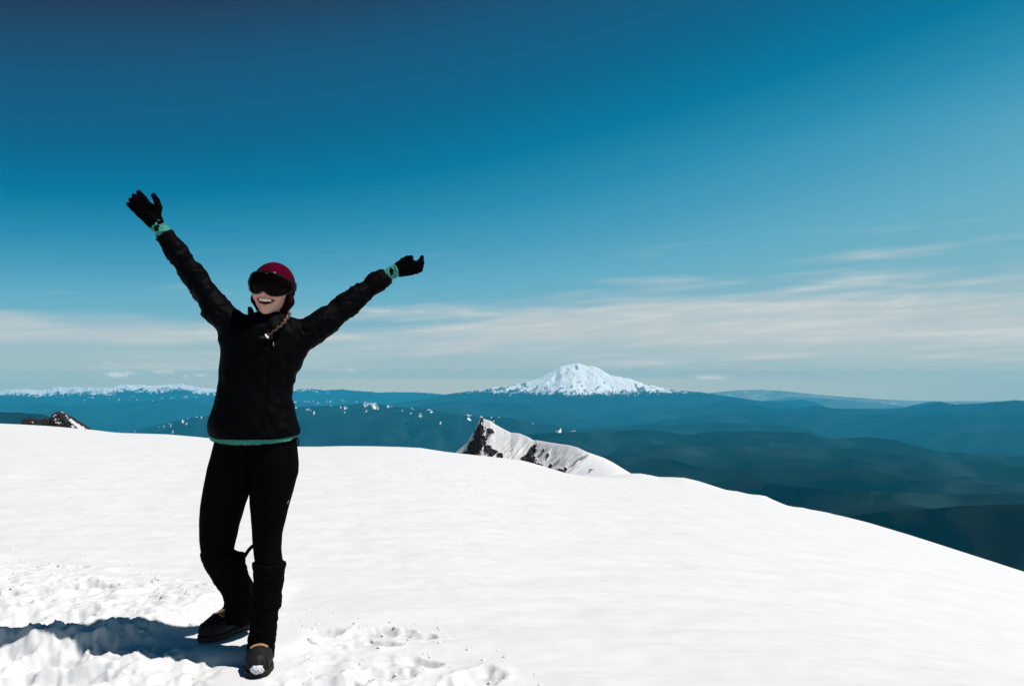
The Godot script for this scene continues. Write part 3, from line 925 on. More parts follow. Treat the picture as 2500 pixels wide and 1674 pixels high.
func build_person() -> void:
	var person := Node3D.new()
	person.name = "person"
	add_child(person)
	tag(person, "person in black jacket, red hat and goggles, smiling with both arms raised", "person")

	# --- leggings
	var leg_l := make_loft([[1040, 532, 628, 3.32, 0.100], [1071, 528, 628, 3.32, 0.105], [1103, 520, 626, 3.32, 0.108], [1140, 509, 622, 3.325, 0.105], [1192, 498, 611.5, 3.33, 0.098], [1235, 491, 596, 3.34, 0.09], [1279, 488, 583, 3.35, 0.08], [1307, 488, 577, 3.36, 0.074], [1335, 490, 570, 3.37, 0.068], [1361, 494, 567, 3.38, 0.064], [1390, 506, 580, 3.41, 0.058], [1430, 534, 600, 3.47, 0.05], [1490, 560, 606, 3.58, 0.036]])
	var leg_r := make_loft([[1040, 612, 722, 3.32, 0.100], [1087, 612, 723, 3.32, 0.106], [1133, 611, 727, 3.32, 0.106], [1155, 610.5, 726, 3.32, 0.102], [1196, 610, 715, 3.32, 0.096], [1226, 611.5, 706, 3.32, 0.09], [1270, 615, 695, 3.325, 0.08], [1304, 617, 687, 3.33, 0.07], [1339, 619, 685, 3.33, 0.064], [1374, 624, 689, 3.33, 0.062], [1400, 626, 686, 3.335, 0.06], [1450, 626, 676, 3.34, 0.052], [1540, 622, 660, 3.34, 0.036]])
	put(net_mesh(W(470, 1545, 3.32) - Vector3(0.05, 0.05, 0.36), W(745, 1030, 3.32) + Vector3(0.03, 0.02, 0.16), 0.0085, func(p: Vector3) -> float:
		return smin(loft(p, leg_l), loft(p, leg_r), 0.012) - 0.0012 * n_cloth.get_noise_3dv(p * 14.0)), "leggings", M.legging, person)

	# small pale mark on the thigh
	put(tube([W(700.5, 1229, 3.262), W(702.5, 1226, 3.262), W(704, 1221, 3.268)], 0.0017, 5), "emblem", M.emblem, person.get_node("leggings"))

	# --- jacket
	var torso := make_loft([[764, 622, 692, 3.31, 0.055], [772, 602, 706, 3.31, 0.068], [782, 588, 722, 3.31, 0.078], [800, 560, 738, 3.30, 0.09], [831, 537, 745, 3.30, 0.103], [847, 539.5, 745.5, 3.30, 0.108], [863, 539, 743, 3.30, 0.111], [881, 537, 738, 3.30, 0.112], [905, 536, 729, 3.30, 0.112], [918, 535.5, 720, 3.30, 0.112], [933, 534, 718.5, 3.30, 0.113], [951, 531, 712.5, 3.30, 0.115], [972, 526, 712, 3.30, 0.118], [1000, 520, 717, 3.30, 0.121], [1024, 509.5, 722.5, 3.30, 0.124], [1040, 506.5, 729, 3.30, 0.126], [1052, 508, 730, 3.30, 0.126], [1066, 513, 728.5, 3.30, 0.124], [1078, 518, 724, 3.30, 0.12]])
	var arm_l := [[W(578, 806, 3.31), 0.068], [W(527, 754, 3.29), 0.054], [W(471, 672, 3.26), 0.045], [W(433, 619, 3.23), 0.0405], [W(394, 563, 3.20), 0.0415]]
	var arm_r := [[W(705, 834, 3.31), 0.07], [W(762, 807, 3.33), 0.0555], [W(797, 783, 3.35), 0.053], [W(847, 743, 3.39), 0.049], [W(875, 722, 3.41), 0.0415], [W(922, 688, 3.44), 0.040], [W(951, 668, 3.46), 0.0365]]
	var ax_l: Vector3 = (arm_l[4][0] - arm_l[1][0]).normalized()
	var ax_r: Vector3 = (arm_r[6][0] - arm_r[1][0]).normalized()
	var end_l := W(399, 570, 3.203)
	var end_r := W(943, 674, 3.455)
	var hem_y := W(620, 1062, BODY).y
	var mid_x := W(618, 1000, BODY).x
	var coat := func(p: Vector3) -> float:
		var t := loft(p, torso)
		var l := chain(p, arm_l, 0.03)
		var r := chain(p, arm_r, 0.03)
		var arm := minf(l, r)
		if arm > 0.06 and t > 0.06:
			return minf(arm, t)
		var on_arm := smoothstep(0.035, -0.03, arm - t)
		var wr := 0.0
		if on_arm > 0.0:
			wr = on_arm * sleeve_noise(p, ax_l if l < r else ax_r, 3.0 if l < r else 11.0)
		if on_arm < 1.0:
			var side := smoothstep(-0.02, 0.1, p.x - mid_x)
			wr += (1.0 - on_arm) * (0.0035 * n_cloth.get_noise_3d(p.x * 9.0 + p.y * 7.0, p.y * 5.0 - p.x * 4.0, p.z * 6.0) + side * 0.009 * n_cloth.get_noise_3d(p.x * 20.0 + p.y * 15.0, p.y * 6.0 - p.x * 9.0, p.z * 8.0))
		l = maxf(l, (p - end_l).dot(ax_l))
		r = maxf(r, (p - end_r).dot(ax_r))
		var d := smin(smin(t, l, 0.05), r, 0.05) - wr
		var dip := smoothstep(-0.06, 0.11, p.z + BODY) * 0.012
		return maxf(d, hem_y - dip + 0.05 * clampf(absf(p.x - mid_x) - 0.12, 0.0, 0.1) - p.y)
	put(net_mesh(W(360, 1085, BODY) - Vector3(0.03, 0.0, 0.17), W(975, 530, BODY) + Vector3(0.03, 0.02, 0.17), 0.0078, coat), "jacket", M.jacket, person)
	var jacket := person.get_node("jacket")
	# front zip with its pull, laid on the cloth
	var zip := []
	for k in 30:
		var p := W(lerpf(650, 622, k / 29.0), lerpf(806, 1056, k / 29.0), 3.1)
		for step in 40:
			var d: float = coat.call(p)
			if d < 0.001:
				break
			p.z -= maxf(d * 0.7, 0.001)
		zip.append(p)
	put(tube(zip, 0.0028, 6), "zip", M.gaiter, jacket)
	put(tube([zip[3] + Vector3(0.002, 0.0, 0.003), zip[3] + Vector3(0.003, -0.016, 0.005)], 0.0025, 6, 0.5), "zip_pull", M.emblem, jacket)
	# stand-up collar
	var neck := W(655, 800, 3.315)
	var collar_r := func(u: float, v: float, out: float) -> Vector3:
		var a := (u - 0.5) * TAU * 0.93 + PI
		var side := -sin(a)
		var front := cos(a - PI) * -1.0
		var top := 0.038 + 0.06 * smoothstep(0.2, 0.8, -side) * smoothstep(-0.2, 0.75, front + 0.4) + 0.018 * smoothstep(0.2, -0.9, front)
		top += 0.03 * exp(-pow((u - 0.285) / 0.022, 2.0))
		var flare := 1.0 + 0.12 * v * v + 0.16 * exp(-pow((u - 0.285) / 0.05, 2.0)) * v
		return neck + Vector3((0.077 + out) * side * flare, -0.012 + v * top, (0.07 + out) * -front * -1.0 * flare)
	put(shell(72, 9, func(u: float, v: float) -> Vector3: return collar_r.call(u, v, 0.0), func(u: float, v: float) -> Vector3: return collar_r.call(u, v, -0.007)), "collar", M.jacket, jacket)
	# turquoise lining that shows under the hem
	var hem_l := make_loft([[1050, 512, 724, BODY, 0.114], [1066, 514, 723, BODY, 0.116], [1080, 516, 721, BODY, 0.114]])
	var hem_f := func(u: float, v: float, out: float) -> Vector3:
		var a := u * TAU
		var k := 0.5
		var cx: float = lerpf(hem_l.x[0], hem_l.x[2], k)
		var w: float = hem_l.w[1] + out
		var t: float = hem_l.t[1] + out
		var front := maxf(0.0, cos(a))
		var crumple := 0.0035 * n_cloth.get_noise_2d(u * 40.0, v * 2.0)
		var low := 0.014 + 0.008 * front + 0.004 * n_cloth.get_noise_2d(u * 30.0, 7.0)
		return Vector3(cx + sin(a) * (w + crumple), hem_y + 0.014 - 0.016 * front - v * (low + 0.008), -BODY + cos(a) * (t + crumple))
	put(shell(90, 5, func(u: float, v: float) -> Vector3: return hem_f.call(u, v, 0.0), func(u: float, v: float) -> Vector3: return hem_f.call(u, v, -0.005)), "lining", M.teal, jacket)
	# drawcord loop at the hem
	var cord := []
	for k in 15:
		var a := TAU * k / 14.0
		cord.append(W(725 + 3.6 * sin(a), 1078 + 10.0 * -cos(a), 3.25))
	put(tube(cord, 0.0022, 6), "drawcord", M.jacket, jacket)

	# --- turquoise cuffs between sleeve and glove
	for q in [[W(402, 574, 3.205), W(379, 544, 3.19), 0.032, 0.029, 5.0], [W(940, 676, 3.455), W(968, 659, 3.47), 0.0275, 0.028, 17.0]]:
		var a: Vector3 = q[0]
		var b: Vector3 = q[1]
		var ax := (b - a).normalized()
		var bb := box_of([a, b], 0.05)
		put(net_mesh(bb[0], bb[1], 0.0032, func(p: Vector3) -> float:
			var u := p.dot(ax)
			var w := n_cloth.get_noise_3d(p.x * 30.0 + q[4], p.y * 30.0, u * 60.0) * 0.0078 + n_cloth.get_noise_3dv(p * 95.0) * 0.0022
			return maxf(cap(p, a, b, q[2], q[3]) - w, maxf((p - b).dot(ax) - 0.004, (a - p).dot(ax) - 0.02))), "cuff", M.teal, person)

	# black lumps added as the dark shade in the cuff folds
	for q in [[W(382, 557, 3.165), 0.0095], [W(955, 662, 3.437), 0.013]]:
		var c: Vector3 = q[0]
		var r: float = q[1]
		put(net_mesh(c - Vector3.ONE * 0.03, c + Vector3.ONE * 0.03, 0.003, func(p: Vector3) -> float: return ell(p, c, Vector3(r * 0.75, r * 1.3, 0.008)) + 0.004 * n_cloth.get_noise_3dv(p * 60.0)), "cuff_fold_shade", M.jacket, person)

	# --- gloves
	var hl := 3.185
	var g1 := hand_mesh([
		[[W(384, 549, hl + 0.005), 0.028], [W(372, 528, hl), 0.026], [W(360, 508, hl), 0.0215]],
		[[W(376, 535, hl), 0.024], [W(366, 506, hl - 0.005), 0.017]], [[W(372, 538, hl), 0.022], [W(347, 515, hl), 0.0165]], [[W(370, 540, hl), 0.021], [W(340, 521, hl + 0.005), 0.0155]],
		[[W(365, 507, hl - 0.005), 0.0145], [W(350, 484, hl - 0.02), 0.0125], [W(338, 469, hl - 0.03), 0.0100]],
		[[W(356, 510, hl), 0.0145], [W(339, 491, hl - 0.02), 0.0122], [W(326, 477.5, hl - 0.035), 0.0098]],
		[[W(347, 516, hl + 0.002), 0.014], [W(330, 500, hl - 0.015), 0.0118], [W(318, 487.5, hl - 0.03), 0.0094]],
		[[W(340, 522, hl + 0.006), 0.013], [W(324, 508, hl - 0.01), 0.0108], [W(312, 498, hl - 0.022), 0.0086]],
		[[W(380, 531, hl - 0.005), 0.019], [W(386, 506, hl - 0.014), 0.0150], [W(382, 490, hl - 0.022), 0.0125], [W(374, 477, hl - 0.026), 0.0105]]], 0.0035)
	put(g1, "glove", M.glove, person)
	var hr := 3.475
	var g2 := hand_mesh([
		[[W(962, 662, hr + 0.005), 0.025], [W(980, 654, hr), 0.027], [W(1002, 650, hr), 0.026]],
		[[W(978, 650, hr), 0.022], [W(1006, 643, hr - 0.005), 0.017]], [[W(980, 658, hr), 0.022], [W(1010, 654, hr), 0.017]], [[W(978, 662, hr), 0.02], [W(1004, 663, hr + 0.005), 0.0155]],
		[[W(1007, 646, hr - 0.004), 0.0145], [W(1021, 642, hr - 0.012), 0.0125], [W(1028.5, 634, hr - 0.02), 0.0108], [W(1030, 627, hr - 0.024), 0.0088]],
		[[W(1010, 653, hr), 0.0145], [W(1027, 650, hr - 0.012), 0.0125], [W(1030, 641, hr - 0.035), 0.0108], [W(1021, 640, hr - 0.05), 0.0095]],
		[[W(1008, 659, hr + 0.003), 0.014], [W(1025, 658, hr - 0.01), 0.0125], [W(1027, 650, hr - 0.034), 0.0105], [W(1018, 648, hr - 0.048), 0.0092]],
		[[W(1003, 663, hr + 0.006), 0.013], [W(1017, 662.5, hr - 0.004), 0.0112], [W(1020, 656, hr - 0.026), 0.0098], [W(1011, 655, hr - 0.038), 0.0085]],
		[[W(974, 652, hr - 0.004), 0.019], [W(984, 637, hr - 0.016), 0.0150], [W(994, 630.5, hr - 0.022), 0.0122], [W(1004, 628, hr - 0.026), 0.0102]]], 0.0035)
	put(g2, "glove", M.glove, person)

	# --- gaiters
	var gl := make_loft([[1346, 492, 570, 3.385, 0.068], [1352, 491.5, 588, 3.385, 0.07], [1363, 492.5, 597, 3.39, 0.07], [1381, 500, 599, 3.40, 0.07], [1397, 508, 604, 3.42, 0.068], [1433, 532.5, 617, 3.47, 0.066], [1453, 546, 623, 3.50, 0.065], [1467, 548, 625, 3.52, 0.066], [1494, 551, 624, 3.56, 0.068], [1516, 550, 622, 3.60, 0.07]])
	var gr := make_loft([[1374, 619, 695, 3.33, 0.069], [1397, 619.5, 693, 3.33, 0.069], [1437, 619, 688, 3.335, 0.066], [1482, 614.5, 684, 3.335, 0.064], [1492, 613.5, 678, 3.335, 0.063], [1530, 611, 674, 3.335, 0.062], [1555, 606, 672.5, 3.335, 0.062], [1591, 603, 668.5, 3.33, 0.066], [1607, 603, 667.5, 3.325, 0.072]])
	for q in [[gl, 2.0], [gr, 23.0]]:
		var L: Dictionary = q[0]
		var n: int = L.y.size()
		var pts := []
		for k in n:
			pts.append(Vector3(L.x[k] - L.w[k], L.y[k], L.z[k]))
			pts.append(Vector3(L.x[k] + L.w[k], L.y[k], L.z[k]))
		var bb := box_of(pts, 0.02)
		bb[0].z -= 0.08
		bb[1].z += 0.08
		var top: float = L.y[n - 1]
		put(net_mesh(bb[0], bb[1], 0.0065, func(p: Vector3) -> float:
			var fold := 0.0045 * n_cloth.get_noise_3d(p.x * 14.0 + q[1], p.y * 26.0 + p.x * 9.0, p.z * 10.0) + 0.0018 * n_cloth.get_noise_3dv(p * 50.0)
			var band := 0.0025 * smoothstep(0.03, 0.022, top - p.y)
			return loft(p, L) - fold - band), "gaiter", M.gaiter, person)
	var gaiter := person.get_node("gaiter")
	# buckle and loose strap end at the gaiter's top
	put(tube([W(586, 1350, 3.33), W(594, 1352, 3.32), W(600, 1359, 3.32)], 0.0085, 6, 0.5), "buckle", M.jacket, gaiter)
	put(tube([W(594, 1362, 3.32), W(600, 1352, 3.31), W(606, 1343, 3.31), W(612, 1336.5, 3.315), W(618, 1331, 3.32)], 0.0075, 8, 0.25), "strap", M.jacket, gaiter)

	build_boots(person)
	build_body(person, leg_l, leg_r, torso, arm_l, arm_r)
	build_headwear(person)
	build_braid(person)

func build_boots(person: Node3D) -> void:
	# [heel, toe, sole height under heel and toe]
	var front_h := Vector3(W(640, 1600, 3.43).x, 0.05, -3.43)
	var front_t := Vector3(W(627, 1625, 3.20).x, 0.046, -3.205)
	var back_h := Vector3(W(601, 1500, 3.70).x, 0.098, -3.70)
	var back_t := Vector3(W(505, 1545, 3.51).x, 0.088, -3.50)
	for q in [[front_h, front_t], [back_h, back_t]]:
		var h: Vector3 = q[0]
		var t: Vector3 = q[1]
		var ax := Vector3(t.x - h.x, 0, t.z - h.z).normalized()
		var across := Vector3(-ax.z, 0, ax.x)
		var bb := box_of([h, t], 0.11)
		var ball := h.lerp(t, 0.72)
		var sole_y := minf(h.y, t.y) - 0.036
		var upper := func(p: Vector3) -> float:
			var a := cap(p, h + Vector3.UP * 0.006, ball + Vector3.UP * 0.008, 0.043, 0.05)
			a = smin(a, cap(p, ball, t - ax * 0.02, 0.051, 0.047), 0.02)
			a = smin(a, cap(p, h + Vector3.UP * 0.09, h.lerp(t, 0.35) + Vector3.UP * 0.04, 0.045, 0.048), 0.04)
			return maxf(a, sole_y + 0.016 - p.y)
		var boot := put(net_mesh(bb[0], bb[1], 0.0042, func(p: Vector3) -> float: return upper.call(p) - 0.0008 * n_cloth.get_noise_3dv(p * 40.0)), "boot", M.boot, person)
		put(net_mesh(bb[0], bb[1], 0.0042, func(p: Vector3) -> float:
			var s := Vector3(p.x, h.y, p.z)
			var a := cap(s, Vector3(h.x, h.y, h.z), Vector3(ball.x, h.y, ball.z), 0.044, 0.054)
			a = smin(a, cap(s, Vector3(ball.x, h.y, ball.z), Vector3(t.x, h.y, t.z) - ax * 0.018, 0.054, 0.05), 0.02)
			var lug := 0.002 * sin((p - h).dot(ax) * 330.0)
			return maxf(a + lug * smoothstep(0.004, -0.002, p.y - sole_y - 0.006), absf(p.y - sole_y - 0.009) - 0.012)), "sole", M.sole, boot)
		# rubber rand with moulded ribs round the toe
		for k in 5:
			var a := (k - 2) * 0.5
			var dir := ax.rotated(Vector3.UP, a)
			var rib := []
			for m in 5:
				var up := -0.012 + 0.011 * m
				var c := t - ax * 0.02 + Vector3.UP * up
				var r := sqrt(maxf(0.0, 0.0475 * 0.0475 - up * up))
				rib.append(c + dir * (r + 0.0005))
			put(tube(rib, 0.0022, 5), "toe_rib", M.sole, boot)
		# gold-brown laces across the instep
		for k in 4:
			var lace := []
			var at := h.lerp(t, 0.60 + 0.045 * k)
			for m in 9:
				var s := (m - 4) / 4.0
				var start := at + across * (s * 0.034) + Vector3.UP * 0.09
				var p := start
				for step in 30:
					var d: float = upper.call(p)
					if d < 0.0015:
						break
					p.y -= maxf(d * 0.6, 0.0008)
				lace.append(p)
			put(tube(lace, 0.0032, 6), "lace", M.lace, boot)
	# snow stuck to the toe of the front boot
	var front := person.get_node("boot")
	var n := noise(FastNoiseLite.TYPE_SIMPLEX_SMOOTH, 91, 1.0, 3)
	var c := front_t + Vector3(0.008, -0.006, 0.028)
	put(net_mesh(c - Vector3.ONE * 0.045, c + Vector3.ONE * 0.045, 0.003, func(p: Vector3) -> float: return ell(p, c, Vector3(0.027, 0.017, 0.014)) + 0.008 * n.get_noise_3dv(p * 95.0)), "stuck_snow", M.snow, front)

func head_sdf(p: Vector3) -> float:
	var d := ell(p, Vector3(0, 0.008, -0.01), Vector3(0.073, 0.084, 0.092))
	d = smin(d, ell(p, Vector3(0, -0.051, 0.018), Vector3(0.059, 0.064, 0.06)), 0.03)
	d = smin(d, ell(p, Vector3(0, -0.099, 0.055), Vector3(0.022, 0.018, 0.02)), 0.025)
	var s := Vector3(absf(p.x), p.y, p.z)
	d = smin(d, ell(s, Vector3(0.037, -0.036, 0.052), Vector3(0.026, 0.024, 0.028)), 0.02)
	d = smin(d, cap(p, Vector3(0, 0.012, 0.088), Vector3(0, -0.0335, 0.102), 0.008, 0.0108), 0.012)
	d = smin(d, ell(s, Vector3(0.0120, -0.0375, 0.091), Vector3(0.0078, 0.0065, 0.009)), 0.006)
	d = maxf(d, -ell(s, Vector3(0.0072, -0.0445, 0.098), Vector3(0.0042, 0.0042, 0.006)))
	# smile folds
	d = smin(d, cap(s, Vector3(0.0, -0.0485, 0.083), Vector3(0.035, -0.0545, 0.068), 0.0055, 0.003), 0.006)
	d = smin(d, cap(s, Vector3(0.0, -0.0815, 0.080), Vector3(0.024, -0.073, 0.074), 0.0075, 0.004), 0.006)
	var fold := cap(s, Vector3(0.019, -0.037, 0.088), Vector3(0.042, -0.062, 0.064), 0.0034, 0.003)
	d = -smin(-d, fold, 0.008)
	# open smile
	var t := clampf(p.x / 0.036, -1.0, 1.0)
	var top := -0.0530 - 0.003 * t * t
	var bot := -0.0565 - 0.0185 * (1.0 - t * t)
	var mouth := maxf(maxf(p.y - top, bot - p.y), maxf(absf(p.x) - 0.036, 0.052 - p.z))
	return maxf(d, -mouth)

func build_body(person: Node3D, leg_l: Dictionary, leg_r: Dictionary, torso: Dictionary, arm_l: Array, arm_r: Array) -> void:
	# head frame: tilted a little to the image's right, seen from slightly below
	var basis := Basis(Vector3(0, 0, 1), deg_to_rad(-5.0)) * Basis(Vector3(0, 1, 0), deg_to_rad(-1.0)) * Basis(Vector3(1, 0, 0), deg_to_rad(4.0))
	head_t = Transform3D(basis, W(664, 700, 3.30))
	var v := PackedVector3Array()
	var n := PackedVector3Array()
	var idx := PackedInt32Array()
	net(Vector3(-0.09, -0.13, -0.115), Vector3(0.09, 0.125, 0.125), 0.003, head_sdf, v, n, idx)
	idx = face_out(v, n, idx)
	var col := PackedColorArray()
	var skin := Color(0.56, 0.33, 0.255)
	for k in v.size():
		var p := v[k]
		var c := skin
		var t := clampf(p.x / 0.036, -1.0, 1.0)
		var top := -0.0530 - 0.003 * t * t
		var bot := -0.0565 - 0.0185 * (1.0 - t * t)
		var m := maxf(maxf(p.y - top, bot - p.y), absf(p.x) - 0.036)
		if p.z > 0.04:
			# cheeks and nose reddened by cold
			var red := maxf(exp(-Vector2(absf(p.x) - 0.042, p.y + 0.04).length_squared() / 0.0005), exp(-Vector2(p.x, p.y + 0.03).length_squared() / 0.0003))
			c = c.lerp(Color(0.60, 0.22, 0.20), 0.5 * red)
			if m < 0.006 and m > -0.004:
				c = c.lerp(Color(0.46, 0.13, 0.12), smoothstep(0.0062, 0.003, m))
			if m < -0.0015 and p.z < 0.074 - p.x * p.x * 5.0:
				c = Color(0.10, 0.02, 0.02)
		col.append(c)
		v[k] = head_t * p
		n[k] = head_t.basis * n[k]
	# the rest of the figure, inside the clothes, joined to the neck
	var tb := torso.duplicate(true)
	for k in tb.y.size():
		var less := 0.02 if k > 5 else 0.045
		tb.w[k] -= less
		tb.t[k] -= less
	var lb := leg_l.duplicate(true)
	var rb := leg_r.duplicate(true)
	for L in [lb, rb]:
		for k in L.y.size():
			L.w[k] -= 0.013
			L.t[k] -= 0.013
	var thin := func(a: Array) -> Array:
		var o := []
		for q in a:
			o.append([q[0], q[1] - 0.021])
		return o
	var al: Array = thin.call(arm_l)
	var ar: Array = thin.call(arm_r)
	var neck_a := head_t * Vector3(0, -0.05, -0.02)
	var neck_b := W(648, 812, 3.31)
	var v2 := PackedVector3Array()
	var n2 := PackedVector3Array()
	var i2 := PackedInt32Array()
	net(W(360, 1560, 3.32) - Vector3(0.05, 0.0, 0.36), W(985, 520, 3.30) + Vector3(0.03, 0.02, 0.16), 0.015, func(p: Vector3) -> float:
		var d := smin(loft(p, tb), cap(p, neck_a, neck_b, 0.045, 0.052), 0.03)
		d = smin(d, minf(chain(p, al, 0.02), chain(p, ar, 0.02)), 0.03)
		return smin(d, minf(loft(p, lb), loft(p, rb)), 0.02), v2, n2, i2)
	i2 = face_out(v2, n2, i2)
	var base := v.size()
	for k in i2:
		idx.append(k + base)
	v.append_array(v2)
	n.append_array(n2)
	for k in v2.size():
		col.append(skin)
	var body := put(arrays_mesh(v, idx, col, n), "body", M.skin, person)
	# upper teeth
	for k in 8:
		var x := (k - 3.5) * 0.0062
		var w := 0.0031 if k in [3, 4] else 0.0029
		var hgt := (0.0064 if k in [3, 4] else 0.0058) - 0.0001 * absf(k - 3.5)
		var z := 0.0765 - x * x * 9.0
		var c := Vector3(x, -0.0525 - hgt, z)
		var tooth := ArrayMesh.new()
		var sv := PackedVector3Array()
		var sn := PackedVector3Array()
		for j in 7:
			var a := PI * j / 6.0
			for i in 11:
				var b := TAU * (i % 10) / 10.0
				var dd := Vector3(sin(a) * cos(b), cos(a), sin(a) * sin(b))
				var e := Vector3(signf(dd.x) * pow(absf(dd.x), 0.45), signf(dd.y) * pow(absf(dd.y), 0.5), signf(dd.z) * pow(absf(dd.z), 0.6))
				sv.append(head_t * (c + e * Vector3(w, hgt, 0.003)))
				sn.append(head_t.basis * dd)
		tooth = arrays_mesh(sv, face_out(sv, sn, grid_index(11, 7)), PackedColorArray(), sn)
		put(tooth, "tooth", M.tooth, body)

func build_headwear(person: Node3D) -> void:
	var opening := func(p: Vector3) -> float:
		return ell(p, Vector3(0.002, -0.05, 0.075), Vector3(0.066, 0.098, 0.088))
	var hat_c := Vector3(0.003, 0.004, -0.010)
	var hat := put(net_mesh(Vector3(-0.11, -0.10, -0.14), Vector3(0.12, 0.125, 0.12), 0.0036, func(p: Vector3) -> float:
		var a := atan2(p.x, p.z)
		var d := ell(p, hat_c, Vector3(0.088, 0.1015, 0.106)) - 0.0007 * sin(a * 46.0)
		d = maxf(d, -opening.call(p))
		return maxf(d, -0.02 - 0.02 * smoothstep(0.04, -0.06, p.z) - p.y)), "knit_hat", M.hat, person)
	hat.transform = head_t
	for s: float in [-1.0, 1.0]:
		var wide := 0.006 if s > 0.0 else -0.007
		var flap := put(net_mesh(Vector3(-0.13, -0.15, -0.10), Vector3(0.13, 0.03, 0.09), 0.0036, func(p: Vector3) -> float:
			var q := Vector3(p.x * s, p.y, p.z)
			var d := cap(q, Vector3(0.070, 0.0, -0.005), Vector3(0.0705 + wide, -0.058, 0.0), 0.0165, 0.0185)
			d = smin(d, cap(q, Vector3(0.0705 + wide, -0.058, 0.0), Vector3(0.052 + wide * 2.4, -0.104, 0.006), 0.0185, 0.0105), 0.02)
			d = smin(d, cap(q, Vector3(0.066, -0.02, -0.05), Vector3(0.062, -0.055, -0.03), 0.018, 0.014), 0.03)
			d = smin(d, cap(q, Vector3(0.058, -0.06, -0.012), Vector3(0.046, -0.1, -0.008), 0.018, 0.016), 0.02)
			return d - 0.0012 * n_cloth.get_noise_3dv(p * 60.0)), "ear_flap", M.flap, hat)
	# goggles: a thick bent shield with a nose notch
	var top := pairs([-0.1, 0.030, -0.079, 0.042, -0.055, 0.054, -0.036, 0.059, 0.0, 0.0625, 0.03, 0.061, 0.055, 0.053, 0.072, 0.044, 0.1, 0.026])
	var bot := pairs([-0.1, -0.018, -0.080, -0.022, -0.064, -0.030, -0.045, -0.037, -0.028, -0.0385, -0.018, -0.036, -0.009, -0.029, 0.002, -0.0255, 0.013, -0.030, 0.022, -0.037, 0.032, -0.0425, 0.050, -0.0425, 0.068, -0.037, 0.085, -0.026, 0.1, -0.014])
	var shield := func(u: float, v: float, out: float, inset: float) -> Vector3:
		var a := (u - 0.5) * 2.0 * 1.36
		var x := 0.0925 * sin(a) + 0.003
		var yt: float = lerp_list(top[0], top[1], x) - inset
		var yb: float = lerp_list(bot[0], bot[1], x) + inset
		var y := lerpf(yt, yb, v)
		var bulge := 0.007 * (1.0 - pow(2.0 * v - 1.0, 2.0))
		var r := 1.0 + (out + bulge) / 0.1
		return Vector3(x * r, y, (0.113 * cos(a) - 0.002 - y * y * 1.6) * r)
	var frame := put(shell(64, 13, func(u: float, v: float) -> Vector3: return shield.call(u, v, 0.0, 0.0), func(u: float, v: float) -> Vector3: return shield.call(u, v, -0.024, 0.004)), "goggles", M.frame, person)
	frame.transform = head_t
	put(shell(60, 13, func(u: float, v: float) -> Vector3: return shield.call(0.075 + u * 0.85, v, 0.0022, 0.0075), func(u: float, v: float) -> Vector3: return shield.call(0.075 + u * 0.85, v, -0.002, 0.0075)), "lens", M.lens, frame)
	var rim_pts := func(v: float) -> Array:
		var o := []
		for k in 49:
			o.append(shield.call(0.05 + 0.9 * k / 48.0, v, -0.001, 0.0035))
		return o
	put(tube(rim_pts.call(0.0), 0.0036, 8), "rim", M.rim, frame)
	put(tube(rim_pts.call(1.0), 0.0036, 8), "rim", M.rim, frame)
	# small oval emblem at the top of the lens
	var oval := []
	for k in 25:
		var a := TAU * k / 24.0
		var u := 0.5 + (0.0055 + 0.0062 * cos(a)) / 0.262
		var p: Vector3 = shield.call(u, 0.0, 0.0032, 0.0135 - 0.0026 * sin(a))
		oval.append(p)
	put(tube(oval, 0.0006, 5), "emblem", M.emblem, frame)
	# strap round the hat
	var strap := func(u: float, v: float, out: float) -> Vector3:
		var a := 1.25 + u * (TAU - 2.5)
		var y := lerpf(0.024, -0.012, v) + 0.006 * (1.0 - absf(2.0 * u - 1.0))
		var ry := sqrt(maxf(0.1, 1.0 - pow((y - hat_c.y) / 0.1015, 2.0)))
		return Vector3(hat_c.x + (0.088 * ry + out) * sin(a), y, hat_c.z + (0.106 * ry + out) * cos(a))
	put(shell(60, 4, func(u: float, v: float) -> Vector3: return strap.call(u, v, 0.005), func(u: float, v: float) -> Vector3: return strap.call(u, v, 0.0)), "strap", M.frame, frame)

